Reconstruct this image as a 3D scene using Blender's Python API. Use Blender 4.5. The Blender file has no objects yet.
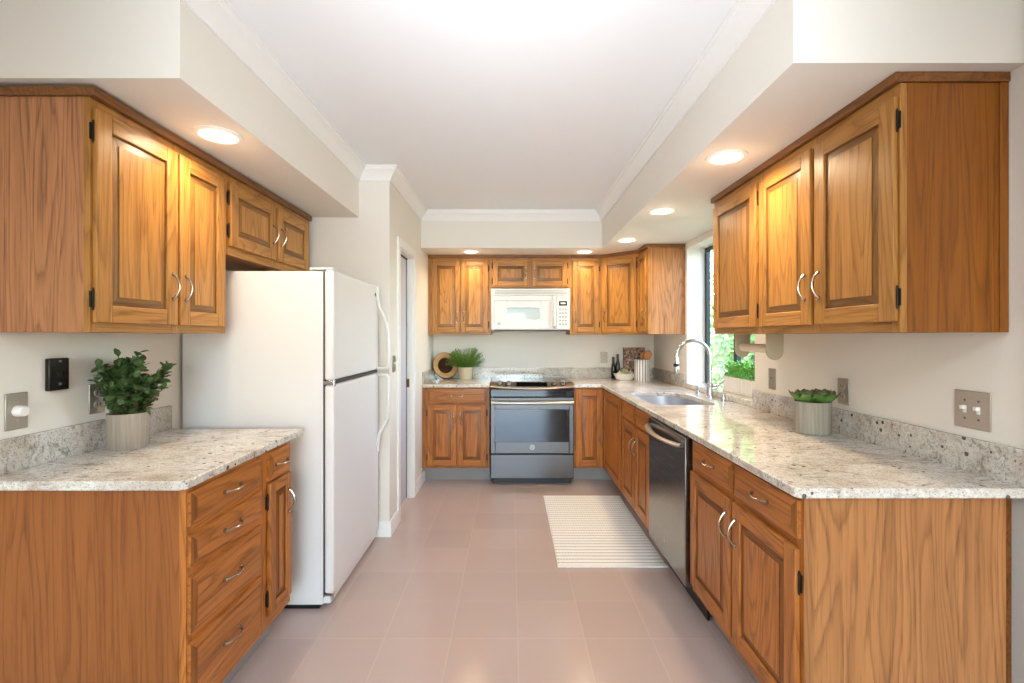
import bpy, bmesh, math, random
from mathutils import Vector, Matrix
random.seed(7)
C = bpy.context.scene.collection
PI = math.pi
S = bpy.context.scene

# ------------------------------------------------------------------ camera, world, light, exposure
cam_d = bpy.data.cameras.new('camera')
cam = bpy.data.objects.new('camera', cam_d); C.objects.link(cam)
cam.location = (0, 0, 1.36); cam.rotation_euler = (PI/2, 0, 0)
cam_d.sensor_width = 36.0
cam_d.lens = 470.0/1024.0*36.0
cam_d.shift_x = 1.0/1024.0
cam_d.shift_y = -5.5/1024.0
cam_d.clip_start = 0.02; cam_d.clip_end = 200
S.camera = cam

W = bpy.data.worlds.new('sky'); S.world = W; W.use_nodes = True
wn = W.node_tree.nodes; wl = W.node_tree.links
bg = wn['Background']
sky = wn.new('ShaderNodeTexSky'); sky.sky_type = 'NISHITA'
sky.sun_disc = False; sky.sun_elevation = math.radians(50); sky.sun_rotation = math.radians(274)
wl.new(sky.outputs[0], bg.inputs['Color'])
bg.inputs['Strength'].default_value = 3.0

sun_d = bpy.data.lights.new('sun', 'SUN'); sun_d.energy = 28.0; sun_d.angle = math.radians(1.5)
sun_d.color = (1.0, 0.95, 0.86)
sun = bpy.data.objects.new('sun', sun_d); C.objects.link(sun)
sun.rotation_euler = Vector((0.62, -0.05, -0.77)).to_track_quat('-Z', 'Y').to_euler()     # over the roof, on to the garden

def area_light(name, loc, rot, sx, sy, power, color=(1, 1, 1)):
    d = bpy.data.lights.new(name, 'AREA'); d.shape = 'RECTANGLE'; d.size = sx; d.size_y = sy
    d.energy = power; d.color = color
    o = bpy.data.objects.new(name, d); C.objects.link(o); o.location = loc; o.rotation_euler = rot
    return o
# area lamp standing in for daylight at the rear opening, then two added fills
area_light('daylight_patio_door', (0, -3.05, 1.10), (PI/2, 0, 0), 1.7, 2.0, 30, (0.86, 0.93, 1.0))
area_light('added_overhead_fill', (0, -0.60, 2.44), (0, 0, 0), 0.9, 0.9, 38, (0.86, 0.93, 1.0))  # added fill from overhead
fl = area_light('added_uplight_fill', (0, -0.1, 1.55), (math.radians(180-62), 0, 0), 0.5, 0.5, 13.5, (0.80, 0.90, 1.0)); fl.data.spread = math.radians(80)  # added fill tilted upward to brighten the kitchen ceiling

S.view_settings.view_transform = 'Standard'
S.view_settings.look = 'None'
S.view_settings.gamma = 1.0
S.view_settings.use_curve_mapping = False
S.view_settings.exposure = 0.07

# ------------------------------------------------------------------ materials
def srgb(r, g, b):
    def f(c):
        c /= 255.0
        return c/12.92 if c <= 0.04045 else ((c+0.055)/1.055)**2.4
    return (f(r), f(g), f(b), 1.0)

def new_mat(name):
    m = bpy.data.materials.new(name); m.use_nodes = True
    nt = m.node_tree
    return m, nt.nodes, nt.links, nt.nodes['Principled BSDF']

def mixcol(n, l, fac, a, b, blend='MIX'):
    x = n.new('ShaderNodeMix'); x.data_type = 'RGBA'; x.blend_type = blend
    for sock, v in ((x.inputs[0], fac), (x.inputs[6], a), (x.inputs[7], b)):
        if hasattr(v, 'node'): l.new(v, sock)
        elif v is not None: sock.default_value = v
    return x.outputs[2]

def ramp(n, l, src, stops):
    r = n.new('ShaderNodeValToRGB')
    e = r.color_ramp.elements
    while len(e) < len(stops): e.new(0.5)
    for el, (p, c) in zip(e, stops):
        el.position = p
        el.color = c if isinstance(c, tuple) else (c, c, c, 1)
    l.new(src, r.inputs[0])
    return r.outputs[0]

def math_node(n, l, op, a, b=None):
    x = n.new('ShaderNodeMath'); x.operation = op
    for i, v in enumerate((a, b)):
        if v is None: continue
        if hasattr(v, 'node'): l.new(v, x.inputs[i])
        else: x.inputs[i].default_value = v
    return x.outputs[0]

def coords(n, l, scale=(1, 1, 1), offset=True, kind='Object'):
    tc = n.new('ShaderNodeTexCoord')
    out = tc.outputs[kind]
    if offset:
        oi = n.new('ShaderNodeObjectInfo')
        v = n.new('ShaderNodeVectorMath'); v.operation = 'MULTIPLY_ADD'
        cx = n.new('ShaderNodeCombineXYZ')
        for i in range(3): l.new(oi.outputs['Random'], cx.inputs[i])
        l.new(cx.outputs[0], v.inputs[0]); v.inputs[1].default_value = (17.3, 23.1, 11.7); l.new(out, v.inputs[2])
        out = v.outputs[0]
    mp = n.new('ShaderNodeMapping'); mp.inputs['Scale'].default_value = scale
    l.new(out, mp.inputs[0])
    return mp.outputs[0]

def noise(n, l, vec, scale, detail=2, rough=0.5, dist=0.0):
    t = n.new('ShaderNodeTexNoise'); t.inputs['Scale'].default_value = scale
    t.inputs['Detail'].default_value = detail; t.inputs['Roughness'].default_value = rough
    t.inputs['Distortion'].default_value = dist
    if vec is not None: l.new(vec, t.inputs['Vector'])
    return t.outputs['Fac']

def bump(n, l, p, h, strength=0.2, dist=0.002):
    b = n.new('ShaderNodeBump'); b.inputs['Strength'].default_value = strength; b.inputs['Distance'].default_value = dist
    l.new(h, b.inputs['Height']); l.new(b.outputs[0], p.inputs['Normal'])

def plain(name, col, rough=0.5, metal=0.0, spec=0.5, coat=0.0):
    m, n, l, p = new_mat(name)
    p.inputs['Base Color'].default_value = col; p.inputs['Roughness'].default_value = rough
    p.inputs['Metallic'].default_value = metal; p.inputs['Specular IOR Level'].default_value = spec
    p.inputs['Coat Weight'].default_value = coat
    return m

def wood(name, axis, light, dark, rings=15.0, rough=0.36, across=7.0):
    m, n, l, p = new_mat(name)
    k = 'XYZ'.index(axis)
    sc = [across]*3; sc[k] = 0.75
    n1 = noise(n, l, coords(n, l, tuple(sc)), 1.0, 1.2, 0.45, 0.15)
    scw = [60.0]*3; scw[k] = 4.0
    wob = noise(n, l, coords(n, l, tuple(scw)), 1.0, 2, 0.6)
    n1 = math_node(n, l, 'ADD', n1, math_node(n, l, 'MULTIPLY', wob, 0.035))
    ring = math_node(n, l, 'FRACT', math_node(n, l, 'MULTIPLY', n1, rings))
    rcol = ramp(n, l, ring, [(0.0, 0.35), (0.12, 0.0), (0.62, 0.12), (0.88, 0.8), (0.95, 1.0), (1.0, 0.35)])
    sc2 = [130.0]*3; sc2[k] = 4.5
    pore = ramp(n, l, noise(n, l, coords(n, l, tuple(sc2)), 1.0, 2, 0.65), [(0.38, 1.0), (0.48, 0.0)])
    sc3 = [24.0]*3; sc3[k] = 0.9
    streak = ramp(n, l, noise(n, l, coords(n, l, tuple(sc3)), 1.0, 3, 0.6), [(0.3, 0.0), (0.7, 1.0)])
    oi = n.new('ShaderNodeObjectInfo')
    mid = tuple(0.62*a+0.38*b for a, b in zip(light, dark))
    c = mixcol(n, l, streak, light, mid)
    c = mixcol(n, l, math_node(n, l, 'MULTIPLY', rcol, 0.55), c, dark)
    c = mixcol(n, l, math_node(n, l, 'MULTIPLY', pore, math_node(n, l, 'ADD', math_node(n, l, 'MULTIPLY', rcol, 0.35), 0.32)), c, dark)
    hs = n.new('ShaderNodeHueSaturation')
    l.new(math_node(n, l, 'ADD', math_node(n, l, 'MULTIPLY', oi.outputs['Random'], 0.24), 0.88), hs.inputs['Value'])
    l.new(c, hs.inputs['Color'])
    l.new(hs.outputs[0], p.inputs['Base Color'])
    p.inputs['Roughness'].default_value = rough
    p.inputs['Specular IOR Level'].default_value = 0.4
    bump(n, l, p, pore, 0.12, -0.001)
    return m

M = {}
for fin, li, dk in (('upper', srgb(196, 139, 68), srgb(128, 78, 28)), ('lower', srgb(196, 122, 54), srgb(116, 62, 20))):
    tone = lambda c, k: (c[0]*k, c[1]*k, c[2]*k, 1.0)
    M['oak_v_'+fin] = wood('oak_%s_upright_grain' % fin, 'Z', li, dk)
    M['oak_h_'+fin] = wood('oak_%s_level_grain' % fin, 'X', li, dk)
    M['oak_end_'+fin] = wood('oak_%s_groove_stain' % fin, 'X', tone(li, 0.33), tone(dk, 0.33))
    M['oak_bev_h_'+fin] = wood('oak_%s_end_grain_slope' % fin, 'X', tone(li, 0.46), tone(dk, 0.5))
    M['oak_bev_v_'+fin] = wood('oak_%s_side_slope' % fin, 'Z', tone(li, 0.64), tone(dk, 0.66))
FIN = 'upper'
def oak(*kinds): return ['oak_%s_%s' % (k, FIN) for k in kinds]
M['oak_crown'] = wood('oak_crown_strip', 'X', srgb(140, 90, 44), srgb(84, 50, 22))
M['oak_panel'] = wood('oak_side_veneer', 'Z', srgb(188, 128, 74), srgb(112, 68, 36), 15.0, 0.42)
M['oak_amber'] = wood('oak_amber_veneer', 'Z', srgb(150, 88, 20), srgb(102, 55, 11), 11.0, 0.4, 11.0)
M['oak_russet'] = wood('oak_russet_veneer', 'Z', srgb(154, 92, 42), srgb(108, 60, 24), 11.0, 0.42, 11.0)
M['oak_brown'] = wood('oak_brown_veneer', 'Z', srgb(200, 138, 90), srgb(112, 68, 42), 12.0, 0.42, 11.0)

def granite(name, tone=1.0):
    m, n, l, p = new_mat(name)
    v = coords(n, l, (1, 1, 1), False)
    big = noise(n, l, v, 5.0, 4, 0.6, 0.6)
    med = noise(n, l, v, 55.0, 6, 0.75, 0.6)
    fine = noise(n, l, v, 150.0, 3, 0.7)
    c = ramp(n, l, med, [(0.30, srgb(158, 146, 132)), (0.40, srgb(212, 204, 190)), (0.52, srgb(230, 225, 214)), (0.7, srgb(238, 235, 228))])
    tan = ramp(n, l, big, [(0.46, 0.0), (0.70, 0.55)])
    c = mixcol(n, l, tan, c, srgb(172, 146, 118))
    vein = ramp(n, l, noise(n, l, coords(n, l, (9, 26, 16), False), 1.0, 6, 0.75, 1.2), [(0.53, 0.0), (0.66, 0.75)])
    c = mixcol(n, l, vein, c, srgb(126, 110, 96))
    g = ramp(n, l, fine, [(0.33, 0.85), (0.45, 0.0)])
    c = mixcol(n, l, g, c, srgb(108, 100, 94))
    vo = n.new('ShaderNodeTexVoronoi'); vo.inputs['Scale'].default_value = 42.0; l.new(v, vo.inputs['Vector'])
    wb = n.new('ShaderNodeSeparateColor'); l.new(vo.outputs['Color'], wb.inputs[0])
    thr = math_node(n, l, 'MULTIPLY', math_node(n, l, 'SUBTRACT', wb.outputs[0], 0.74), 1.3)
    spot = math_node(n, l, 'LESS_THAN', vo.outputs['Distance'], thr)
    c = mixcol(n, l, math_node(n, l, 'MULTIPLY', spot, 0.85), c, srgb(44, 38, 36))
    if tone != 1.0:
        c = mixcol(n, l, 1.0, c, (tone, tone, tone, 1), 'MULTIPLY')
    l.new(c, p.inputs['Base Color'])
    p.inputs['Roughness'].default_value = 0.07
    p.inputs['Specular IOR Level'].default_value = 0.55
    return m
M['granite'] = granite('granite_polished')
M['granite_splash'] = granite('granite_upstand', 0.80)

def wall_paint(name, col):
    m, n, l, p = new_mat(name)
    p.inputs['Base Color'].default_value = col; p.inputs['Roughness'].default_value = 0.75
    p.inputs['Specular IOR Level'].default_value = 0.25
    bump(n, l, p, noise(n, l, coords(n, l, (1, 1, 1), False), 90.0, 3, 0.6), 0.05, 0.002)
    return m
M['wall'] = wall_paint('wall_paint_cream', srgb(233, 227, 215))
M['ceiling'] = wall_paint('ceiling_paint_white', srgb(240, 240, 240))
M['trim'] = plain('trim_paint_white', srgb(240, 238, 233), 0.4)

def tile():
    m, n, l, p = new_mat('floor_tile_taupe')
    tc = n.new('ShaderNodeTexCoord')
    sx = n.new('ShaderNodeSeparateXYZ'); l.new(tc.outputs['Object'], sx.inputs[0])
    def axis(o, off):
        q = math_node(n, l, 'DIVIDE', math_node(n, l, 'ADD', o, off), 0.30)
        return math_node(n, l, 'FRACT', q), math_node(n, l, 'FLOOR', q)
    fx, ix = axis(sx.outputs[0], 30.0-0.03); fy, iy = axis(sx.outputs[1], 30.0-2.112)
    def line(f):
        a = math_node(n, l, 'ABSOLUTE', math_node(n, l, 'SUBTRACT', f, 0.5))
        return math_node(n, l, 'GREATER_THAN', a, 0.4935)
    g = math_node(n, l, 'MAXIMUM', line(fx), line(fy))
    cb = n.new('ShaderNodeCombineXYZ'); l.new(ix, cb.inputs[0]); l.new(iy, cb.inputs[1])
    wnz = n.new('ShaderNodeTexWhiteNoise'); l.new(cb.outputs[0], wnz.inputs['Vector'])
    sp = noise(n, l, tc.outputs['Object'], 420.0, 2, 0.7)
    c = ramp(n, l, sp, [(0.3, srgb(168, 148, 140)), (0.5, srgb(192, 173, 164)), (0.72, srgb(211, 195, 187))])
    c = mixcol(n, l, math_node(n, l, 'MULTIPLY', noise(n, l, tc.outputs['Object'], 7.0, 3), 0.25), c, srgb(176, 156, 150))
    hs = n.new('ShaderNodeHueSaturation')
    l.new(math_node(n, l, 'ADD', math_node(n, l, 'MULTIPLY', wnz.outputs['Value'], 0.07), 0.965), hs.inputs['Value'])
    l.new(c, hs.inputs['Color'])
    c = mixcol(n, l, math_node(n, l, 'MULTIPLY', g, 0.5), hs.outputs[0], srgb(208, 188, 178))
    l.new(c, p.inputs['Base Color'])
    p.inputs['Roughness'].default_value = 0.17
    bump(n, l, p, g, 0.25, -0.001)
    return m
M['tile'] = tile()

M['steel'] = plain('slate_steel', srgb(100, 100, 102), 0.36, 1.0)
def brushed(name, col, rough):
    m, n, l, p = new_mat(name)
    p.inputs['Base Color'].default_value = col; p.inputs['Metallic'].default_value = 1.0
    s = noise(n, l, coords(n, l, (3, 3, 900)), 1.0, 2)
    l.new(ramp(n, l, s, [(0.2, rough-0.06), (0.8, rough+0.08)]), p.inputs['Roughness'])
    return m
M['steel_dw'] = brushed('dishwasher_steel', srgb(142, 140, 138), 0.22)
M['steel_light'] = plain('bright_steel', srgb(182, 178, 172), 0.33, 1.0)
M['panel_steel'] = plain('control_panel_steel', srgb(196, 180, 160), 0.3, 1.0)
M['sink_steel'] = plain('sink_steel', srgb(196, 198, 202), 0.42, 1.0)
M['chrome'] = plain('chrome', srgb(200, 201, 204), 0.14, 1.0)
M['nickel'] = plain('satin_nickel', srgb(178, 166, 148), 0.24, 1.0)
M['iron'] = plain('black_iron', srgb(34, 28, 24), 0.45, 0.6)
M['black_glass'] = plain('black_glass', srgb(12, 12, 14), 0.06, 0.0, 0.6)
M['oven_glass'] = plain('oven_glass', srgb(22, 24, 26), 0.10, 0.0, 0.7)
M['black'] = plain('black_plastic', srgb(20, 20, 21), 0.4)
M['dark_gap'] = plain('dark_gasket', srgb(70, 68, 66), 0.6)
M['white_app'] = plain('white_enamel', srgb(230, 228, 224), 0.36, 0, 0.4)
M['white_plastic'] = plain('white_plastic', srgb(236, 233, 226), 0.35)
M['grey_line'] = plain('grey_louver', srgb(176, 176, 178), 0.4)
M['toe'] = plain('toe_vinyl_grey', srgb(150, 146, 142), 0.45)
M['plate_steel'] = plain('wall_plate_nickel', srgb(170, 160, 148), 0.32, 0.75)
M['plate_bronze'] = plain('wall_plate_dark', srgb(46, 42, 38), 0.25, 0.5)
M['plate_tan'] = plain('wall_plate_taupe', srgb(176, 162, 146), 0.4, 0.25)
M['lens'] = None
M['concrete'] = None
def emit(name, col, st):
    m, n, l, p = new_mat(name)
    p.inputs['Base Color'].default_value = (0.8, 0.8, 0.8, 1)
    p.inputs['Emission Color'].default_value = col; p.inputs['Emission Strength'].default_value = st
    return m
M['lens'] = emit('lamp_lens', (1, 0.90, 0.74, 1), 7.0)
M['display'] = emit('display_amber', srgb(120, 96, 40), 0.35)
def ribbed(name, a, b, k=1.0):
    m, n, l, p = new_mat(name)
    c = noise(n, l, coords(n, l, (90, 90, 3)), 1.0, 3, 0.6)
    l.new(ramp(n, l, c, [(0.3, a), (0.7, b)]), p.inputs['Base Color'])
    p.inputs['Roughness'].default_value = 0.8
    bump(n, l, p, c, 0.4, 0.003)
    return m
M['pot_beige'] = ribbed('pot_cement_beige', srgb(148, 134, 118), srgb(174, 160, 144))
M['pot_grey'] = ribbed('pot_ribbed_grey', srgb(134, 128, 114), srgb(170, 163, 148))
M['pot_cream'] = ribbed('pot_cream', srgb(206, 186, 152), srgb(222, 204, 172))
M['planter_white'] = ribbed('planter_whitewash', srgb(226, 221, 212), srgb(246, 243, 238))
M['soil'] = plain('soil', srgb(52, 38, 26), 0.95)
def leafmat(name, a, b, trans=0.15):
    m, n, l, p = new_mat(name)
    c = noise(n, l, coords(n, l, (1, 1, 1)), 45.0, 2)
    l.new(ramp(n, l, c, [(0.3, a), (0.7, b)]), p.inputs['Base Color'])
    p.inputs['Roughness'].default_value = 0.42
    p.inputs['Transmission Weight'].default_value = 0.0
    p.inputs['Subsurface Weight'].default_value = 0.0
    return m
M['leaf_dark'] = leafmat('leaf_deep_green', srgb(46, 72, 36), srgb(92, 122, 66))
M['leaf_fern'] = leafmat('leaf_fern_green', srgb(104, 150, 52), srgb(164, 200, 92))
M['leaf_box'] = leafmat('leaf_fresh_green', srgb(84, 150, 42), srgb(136, 200, 76))
M['leaf_succ'] = leafmat('succulent_green', srgb(64, 104, 44), srgb(112, 150, 72))
M['leaf_succ_tip'] = leafmat('succulent_tip', srgb(66, 62, 40), srgb(104, 74, 52))
M['leaf_out'] = leafmat('shrub_leaf', srgb(108, 152, 78), srgb(172, 204, 128))
M['stem'] = plain('stem_brown', srgb(92, 74, 48), 0.8)
M['wood_pale'] = wood('pale_turned_wood', 'X', srgb(214, 172, 116), srgb(184, 136, 84), 4.0, 0.5)
M['wood_spoon'] = wood('spoon_wood', 'Z', srgb(204, 150, 86), srgb(166, 108, 54), 4.0, 0.5, 20)
M['wood_dark'] = wood('dark_turned_wood', 'X', srgb(84, 52, 32), srgb(44, 26, 16), 6.0, 0.45)
M['bark'] = plain('bowl_bark_rim', srgb(44, 30, 22), 0.8)
M['bottle'] = plain('bottle_dark_glass', srgb(16, 18, 12), 0.08, 0, 0.6)
M['ceramic'] = plain('ceramic_white', srgb(238, 234, 226), 0.25)
M['garlic'] = plain('garlic_skin', srgb(232, 222, 200), 0.55)
M['artichoke'] = plain('pale_green_fruit', srgb(186, 190, 120), 0.5)
M['roller'] = plain('holder_roller_cream', srgb(222, 206, 184), 0.5)
M['holder'] = plain('holder_beige', srgb(176, 164, 136), 0.45)
M['frame_dark'] = plain('window_frame_dark', srgb(42, 52, 52), 0.4, 0.3)
M['latch'] = plain('brass_latch', srgb(120, 92, 56), 0.35, 0.9)
M['door_paint'] = plain('door_paint_lavender_grey', srgb(205, 202, 208), 0.45)
def stripes():
    m, n, l, p = new_mat('crock_striped_glaze')
    tc = n.new('ShaderNodeTexCoord'); sx = n.new('ShaderNodeSeparateXYZ'); l.new(tc.outputs['Object'], sx.inputs[0])
    a = math_node(n, l, 'ARCTAN2', sx.outputs[1], sx.outputs[0])
    f = math_node(n, l, 'FRACT', math_node(n, l, 'MULTIPLY', a, 18/(2*PI)))
    l.new(mixcol(n, l, math_node(n, l, 'GREATER_THAN', f, 0.66), srgb(240, 238, 234), srgb(132, 132, 142)), p.inputs['Base Color'])
    p.inputs['Roughness'].default_value = 0.3
    return m
M['stripes'] = stripes()
def cover():
    m, n, l, p = new_mat('cookbook_cover_print')
    v = coords(n, l, (1, 1, 1), False)
    vo = n.new('ShaderNodeTexVoronoi'); vo.inputs['Scale'].default_value = 58.0; l.new(v, vo.inputs['Vector'])
    sc = n.new('ShaderNodeSeparateColor'); l.new(vo.outputs['Color'], sc.inputs[0])
    l.new(ramp(n, l, sc.outputs[0], [(0.0, srgb(60, 40, 34)), (0.3, srgb(132, 92, 70)), (0.55, srgb(190, 152, 124)), (0.75, srgb(92, 70, 66)), (1.0, srgb(204, 180, 160))]), p.inputs['Base Color'])
    p.inputs['Roughness'].default_value = 0.35
    return m
M['cover'] = cover()
M['paper'] = plain('book_pages', srgb(230, 222, 206), 0.8)
def rugmat():
    m, n, l, p = new_mat('rug_woven_cotton')
    tc = n.new('ShaderNodeTexCoord'); sx = n.new('ShaderNodeSeparateXYZ'); l.new(tc.outputs['Object'], sx.inputs[0])
    fy = math_node(n, l, 'FRACT', math_node(n, l, 'DIVIDE', sx.outputs[1], 0.042))
    fx = math_node(n, l, 'FRACT', math_node(n, l, 'ADD', math_node(n, l, 'DIVIDE', sx.outputs[0], 0.018), math_node(n, l, 'MULTIPLY', fy, 0.8)))
    band = math_node(n, l, 'GREATER_THAN', math_node(n, l, 'ABSOLUTE', math_node(n, l, 'SUBTRACT', fy, 0.5)), 0.37)
    dash = math_node(n, l, 'MULTIPLY', band, math_node(n, l, 'GREATER_THAN', fx, 0.35))
    nz = noise(n, l, tc.outputs['Object'], 260.0, 3)
    c = ramp(n, l, nz, [(0.3, srgb(226, 223, 217)), (0.7, srgb(248, 247, 243))])
    l.new(mixcol(n, l, math_node(n, l, 'MULTIPLY', dash, 0.8), c, srgb(132, 124, 112)), p.inputs['Base Color'])
    p.inputs['Roughness'].default_value = 0.95
    return m
M['rug'] = rugmat()
def glass():
    m = bpy.data.materials.new('window_glass'); m.use_nodes = True
    n = m.node_tree.nodes; l = m.node_tree.links; n.clear()
    out = n.new('ShaderNodeOutputMaterial'); mx = n.new('ShaderNodeMixShader')
    tr = n.new('ShaderNodeBsdfTransparent'); gl = n.new('ShaderNodeBsdfGlossy'); gl.inputs['Roughness'].default_value = 0.0
    tr.inputs[0].default_value = (0.96, 0.98, 0.97, 1)
    lw = n.new('ShaderNodeLayerWeight'); lw.inputs[0].default_value = 0.5
    fr = math_node(n, l, 'ADD', math_node(n, l, 'MULTIPLY', math_node(n, l, 'POWER', lw.outputs['Facing'], 5.0), 0.9), 0.04)
    l.new(fr, mx.inputs[0]); l.new(tr.outputs[0], mx.inputs[1]); l.new(gl.outputs[0], mx.inputs[2]); l.new(mx.outputs[0], out.inputs[0])
    return m
M['glass'] = glass()
M['stone'] = ribbed('garden_stone', srgb(120, 120, 122), srgb(164, 164, 164))
M['earth'] = plain('garden_ground', srgb(110, 112, 84), 0.95)

# ------------------------------------------------------------------ geometry helpers
class MB:
    def __init__(s): s.bm = bmesh.new()
    def box(s, x0, x1, y0, y1, z0, z1, mat=0):
        vs = [s.bm.verts.new((x, y, z)) for z in (z0, z1) for y in (y0, y1) for x in (x0, x1)]
        for f in ((0, 2, 3, 1), (4, 5, 7, 6), (0, 1, 5, 4), (2, 6, 7, 3), (0, 4, 6, 2), (1, 3, 7, 5)):
            fc = s.bm.faces.new([vs[i] for i in f]); fc.material_index = mat
        return s
    def quad(s, pts, mat=0):
        f = s.bm.faces.new([s.bm.verts.new(p) for p in pts]); f.material_index = mat
        return s
    def prism(s, poly, z0, z1, mat=0):
        a = [s.bm.verts.new((p[0], p[1], z0)) for p in poly]; b = [s.bm.verts.new((p[0], p[1], z1)) for p in poly]
        n = len(poly)
        s.bm.faces.new(a[::-1]).material_index = mat; s.bm.faces.new(b).material_index = mat
        for i in range(n):
            s.bm.faces.new((a[i], a[(i+1) % n], b[(i+1) % n], b[i])).material_index = mat
        return s
    def lathe(s, prof, seg=32, c=(0, 0, 0), mat=0, mats=None, rot=None):
        rings = []
        for r, z in prof:
            ring = []
            if r < 1e-6:
                ring = [Vector((0, 0, z))]
            else:
                ring = [Vector((r*math.cos(2*PI*i/seg), r*math.sin(2*PI*i/seg), z)) for i in range(seg)]
            if rot is not None: ring = [rot @ v for v in ring]
            rings.append([s.bm.verts.new(v + Vector(c)) for v in ring])
        for k in range(len(rings)-1):
            a, b = rings[k], rings[k+1]
            mi = mats[k] if mats else mat
            for i in range(seg):
                j = (i+1) % seg
                if len(a) == 1 and len(b) == 1: continue
                if len(a) == 1: f = (a[0], b[i], b[j])
                elif len(b) == 1: f = (a[i], a[j], b[0])
                else: f = (a[i], a[j], b[j], b[i])
                s.bm.faces.new(f).material_index = mi
        return s
    def cyl(s, p0, p1, r, seg=16, mat=0, r1=None):
        p0, p1 = Vector(p0), Vector(p1); d = p1-p0
        q = d.to_track_quat('Z', 'Y').to_matrix()
        r1 = r if r1 is None else r1
        return s.lathe([(0, 0), (r, 0), (r1, d.length), (0, d.length)], seg, p0, mat, rot=q)
    def tube(s, pts, r, seg=10, mat=0, sx=1.0, sy=1.0):
        pts = [Vector(p) for p in pts]; rr = r if isinstance(r, (list, tuple)) else [r]*len(pts)
        up = None; rings = []
        for i, p in enumerate(pts):
            t = (pts[min(i+1, len(pts)-1)] - pts[max(i-1, 0)]).normalized()
            if up is None:
                up = Vector((1, 0, 0)) if abs(t.x) < 0.8 else Vector((0, 0, 1))
            up = (up - t*up.dot(t)).normalized(); b = t.cross(up)
            rings.append([s.bm.verts.new(p + (up*math.cos(2*PI*k/seg)*sx + b*math.sin(2*PI*k/seg)*sy)*rr[i]) for k in range(seg)])
        for a, b in zip(rings, rings[1:]):
            for k in range(seg):
                s.bm.faces.new((a[k], a[(k+1) % seg], b[(k+1) % seg], b[k])).material_index = mat
        s.bm.faces.new(rings[0][::-1]).material_index = mat; s.bm.faces.new(rings[-1]).material_index = mat
        return s
    def build(s, name, mats, parent=None, loc=(0, 0, 0), bevel=0.0, seg=2, smooth=True, rotz=0.0, fix=True):
        if fix: bmesh.ops.recalc_face_normals(s.bm, faces=s.bm.faces[:])
        me = bpy.data.meshes.new(name); s.bm.to_mesh(me); s.bm.free()
        for m in (mats if isinstance(mats, (list, tuple)) else [mats]):
            me.materials.append(M[m] if isinstance(m, str) else m)
        if smooth:
            for p in me.polygons: p.use_smooth = True
            me.set_sharp_from_angle(angle=math.radians(35))
        o = bpy.data.objects.new(name, me); C.objects.link(o)
        o.location = loc; o.rotation_euler = (0, 0, rotz)
        if parent is not None: o.parent = parent
        if bevel > 0:
            b = o.modifiers.new('edge', 'BEVEL'); b.width = bevel; b.segments = seg; b.limit_method = 'ANGLE'; b.angle_limit = math.radians(50)
            b.harden_normals = False
        return o

def tag(o, label=None, cat=None, group=None, kind=None):
    if label: o['label'] = label
    if cat: o['category'] = cat
    if group: o['group'] = group
    if kind: o['kind'] = kind
    return o

def thing(name, label, cat, loc, rotz=0.0, group=None, kind=None):
    o = bpy.data.objects.new(name, None); C.objects.link(o); o.empty_display_size = 0.05
    o.location = loc; o.rotation_euler = (0, 0, rotz)
    return tag(o, label, cat, group, kind)

def struct(o): o['kind'] = 'structure'; return o

def copy_thing(root, loc, rotz=None, label=None, group=None):
    r = root.copy(); C.objects.link(r); r.location = loc
    if rotz is not None: r.rotation_euler = (0, 0, rotz)
    if label: r['label'] = label
    if group: r['group'] = group
    for ch in list(root.children):
        c = ch.copy(); C.objects.link(c); c.parent = r
        for g in list(ch.children):
            d = g.copy(); C.objects.link(d); d.parent = c
    return r

# ------------------------------------------------------------------ the room
XL, XR, YB, ZC, ZS = -1.65, 1.52, 5.0, 2.50, 2.165
YSTUB, XP = 3.19, -0.825
Y0 = -3.2
XRO = 1.72                                  # outer face of the sink wall
WY0, WY1, WZ0, WZ1 = 2.93, 4.06, 0.914, 2.165
struct(MB().box(-3.2, 3.2, Y0, 1.2, -0.1, 0.0).box(-1.9, XRO, 1.2, 5.2, -0.1, 0.0).build('floor', 'tile'))
struct(MB().box(-3.2, 3.2, Y0, 1.2, ZC, ZC+0.1).box(-1.9, XRO, 1.2, 5.2, ZC, ZC+0.1).build('ceiling', 'ceiling'))
struct(MB().box(XL-0.15, XL, 1.2, YSTUB, 0, ZC).box(-3.2, XL-0.15, 1.05, 1.2, 0, ZC).box(XL-0.15, XL, 1.05, 1.2, 0, ZC).build('wall_left', 'wall'))
DY0, DY1, DZ = 3.46, 3.96, 2.02
b = MB().box(XL-0.15, XP-0.12, YSTUB, YSTUB+0.12, 0, ZC)
b.box(XP-0.12, XP, YSTUB, DY0, 0, ZC).box(XP-0.12, XP, DY1, YB, 0, ZC).box(XP-0.12, XP, DY0, DY1, DZ, ZC)
struct(b.build('wall_pantry', 'wall'))
struct(MB().box(XP-0.12, XRO, YB, YB+0.15, 0, ZC).build('wall_back', 'wall'))
b = MB().box(XR, XRO, 1.2, WY0, 0, ZC).box(XR, XRO, WY1, YB, 0, ZC)
b.box(XR, XRO, WY0, WY1, 0, WZ0).box(XR, XRO, WY0, WY1, WZ1, ZC)
struct(b.build('wall_right', 'wall'))
# dining room behind the camera
b = MB().box(-3.35, -3.2, Y0, 1.2, 0, ZC)
struct(b.build('wall_dining_left', 'wall'))
struct(MB().box(3.2, 3.35, Y0, 1.2, 0, ZC).build('wall_dining_right', 'wall'))
struct(MB().box(XRO, 3.2, 1.08, 1.2, 0, ZC).box(XR, XRO, 1.08, 1.2, 0, ZC).build('wall_dining_front', 'wall'))
struct(MB().box(-3.2, -0.9, Y0-0.12, Y0, 0, ZC).box(0.9, 3.2, Y0-0.12, Y0, 0, ZC).box(-0.9, 0.9, Y0-0.12, Y0, 2.15, ZC).build('wall_rear', 'wall'))
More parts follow.
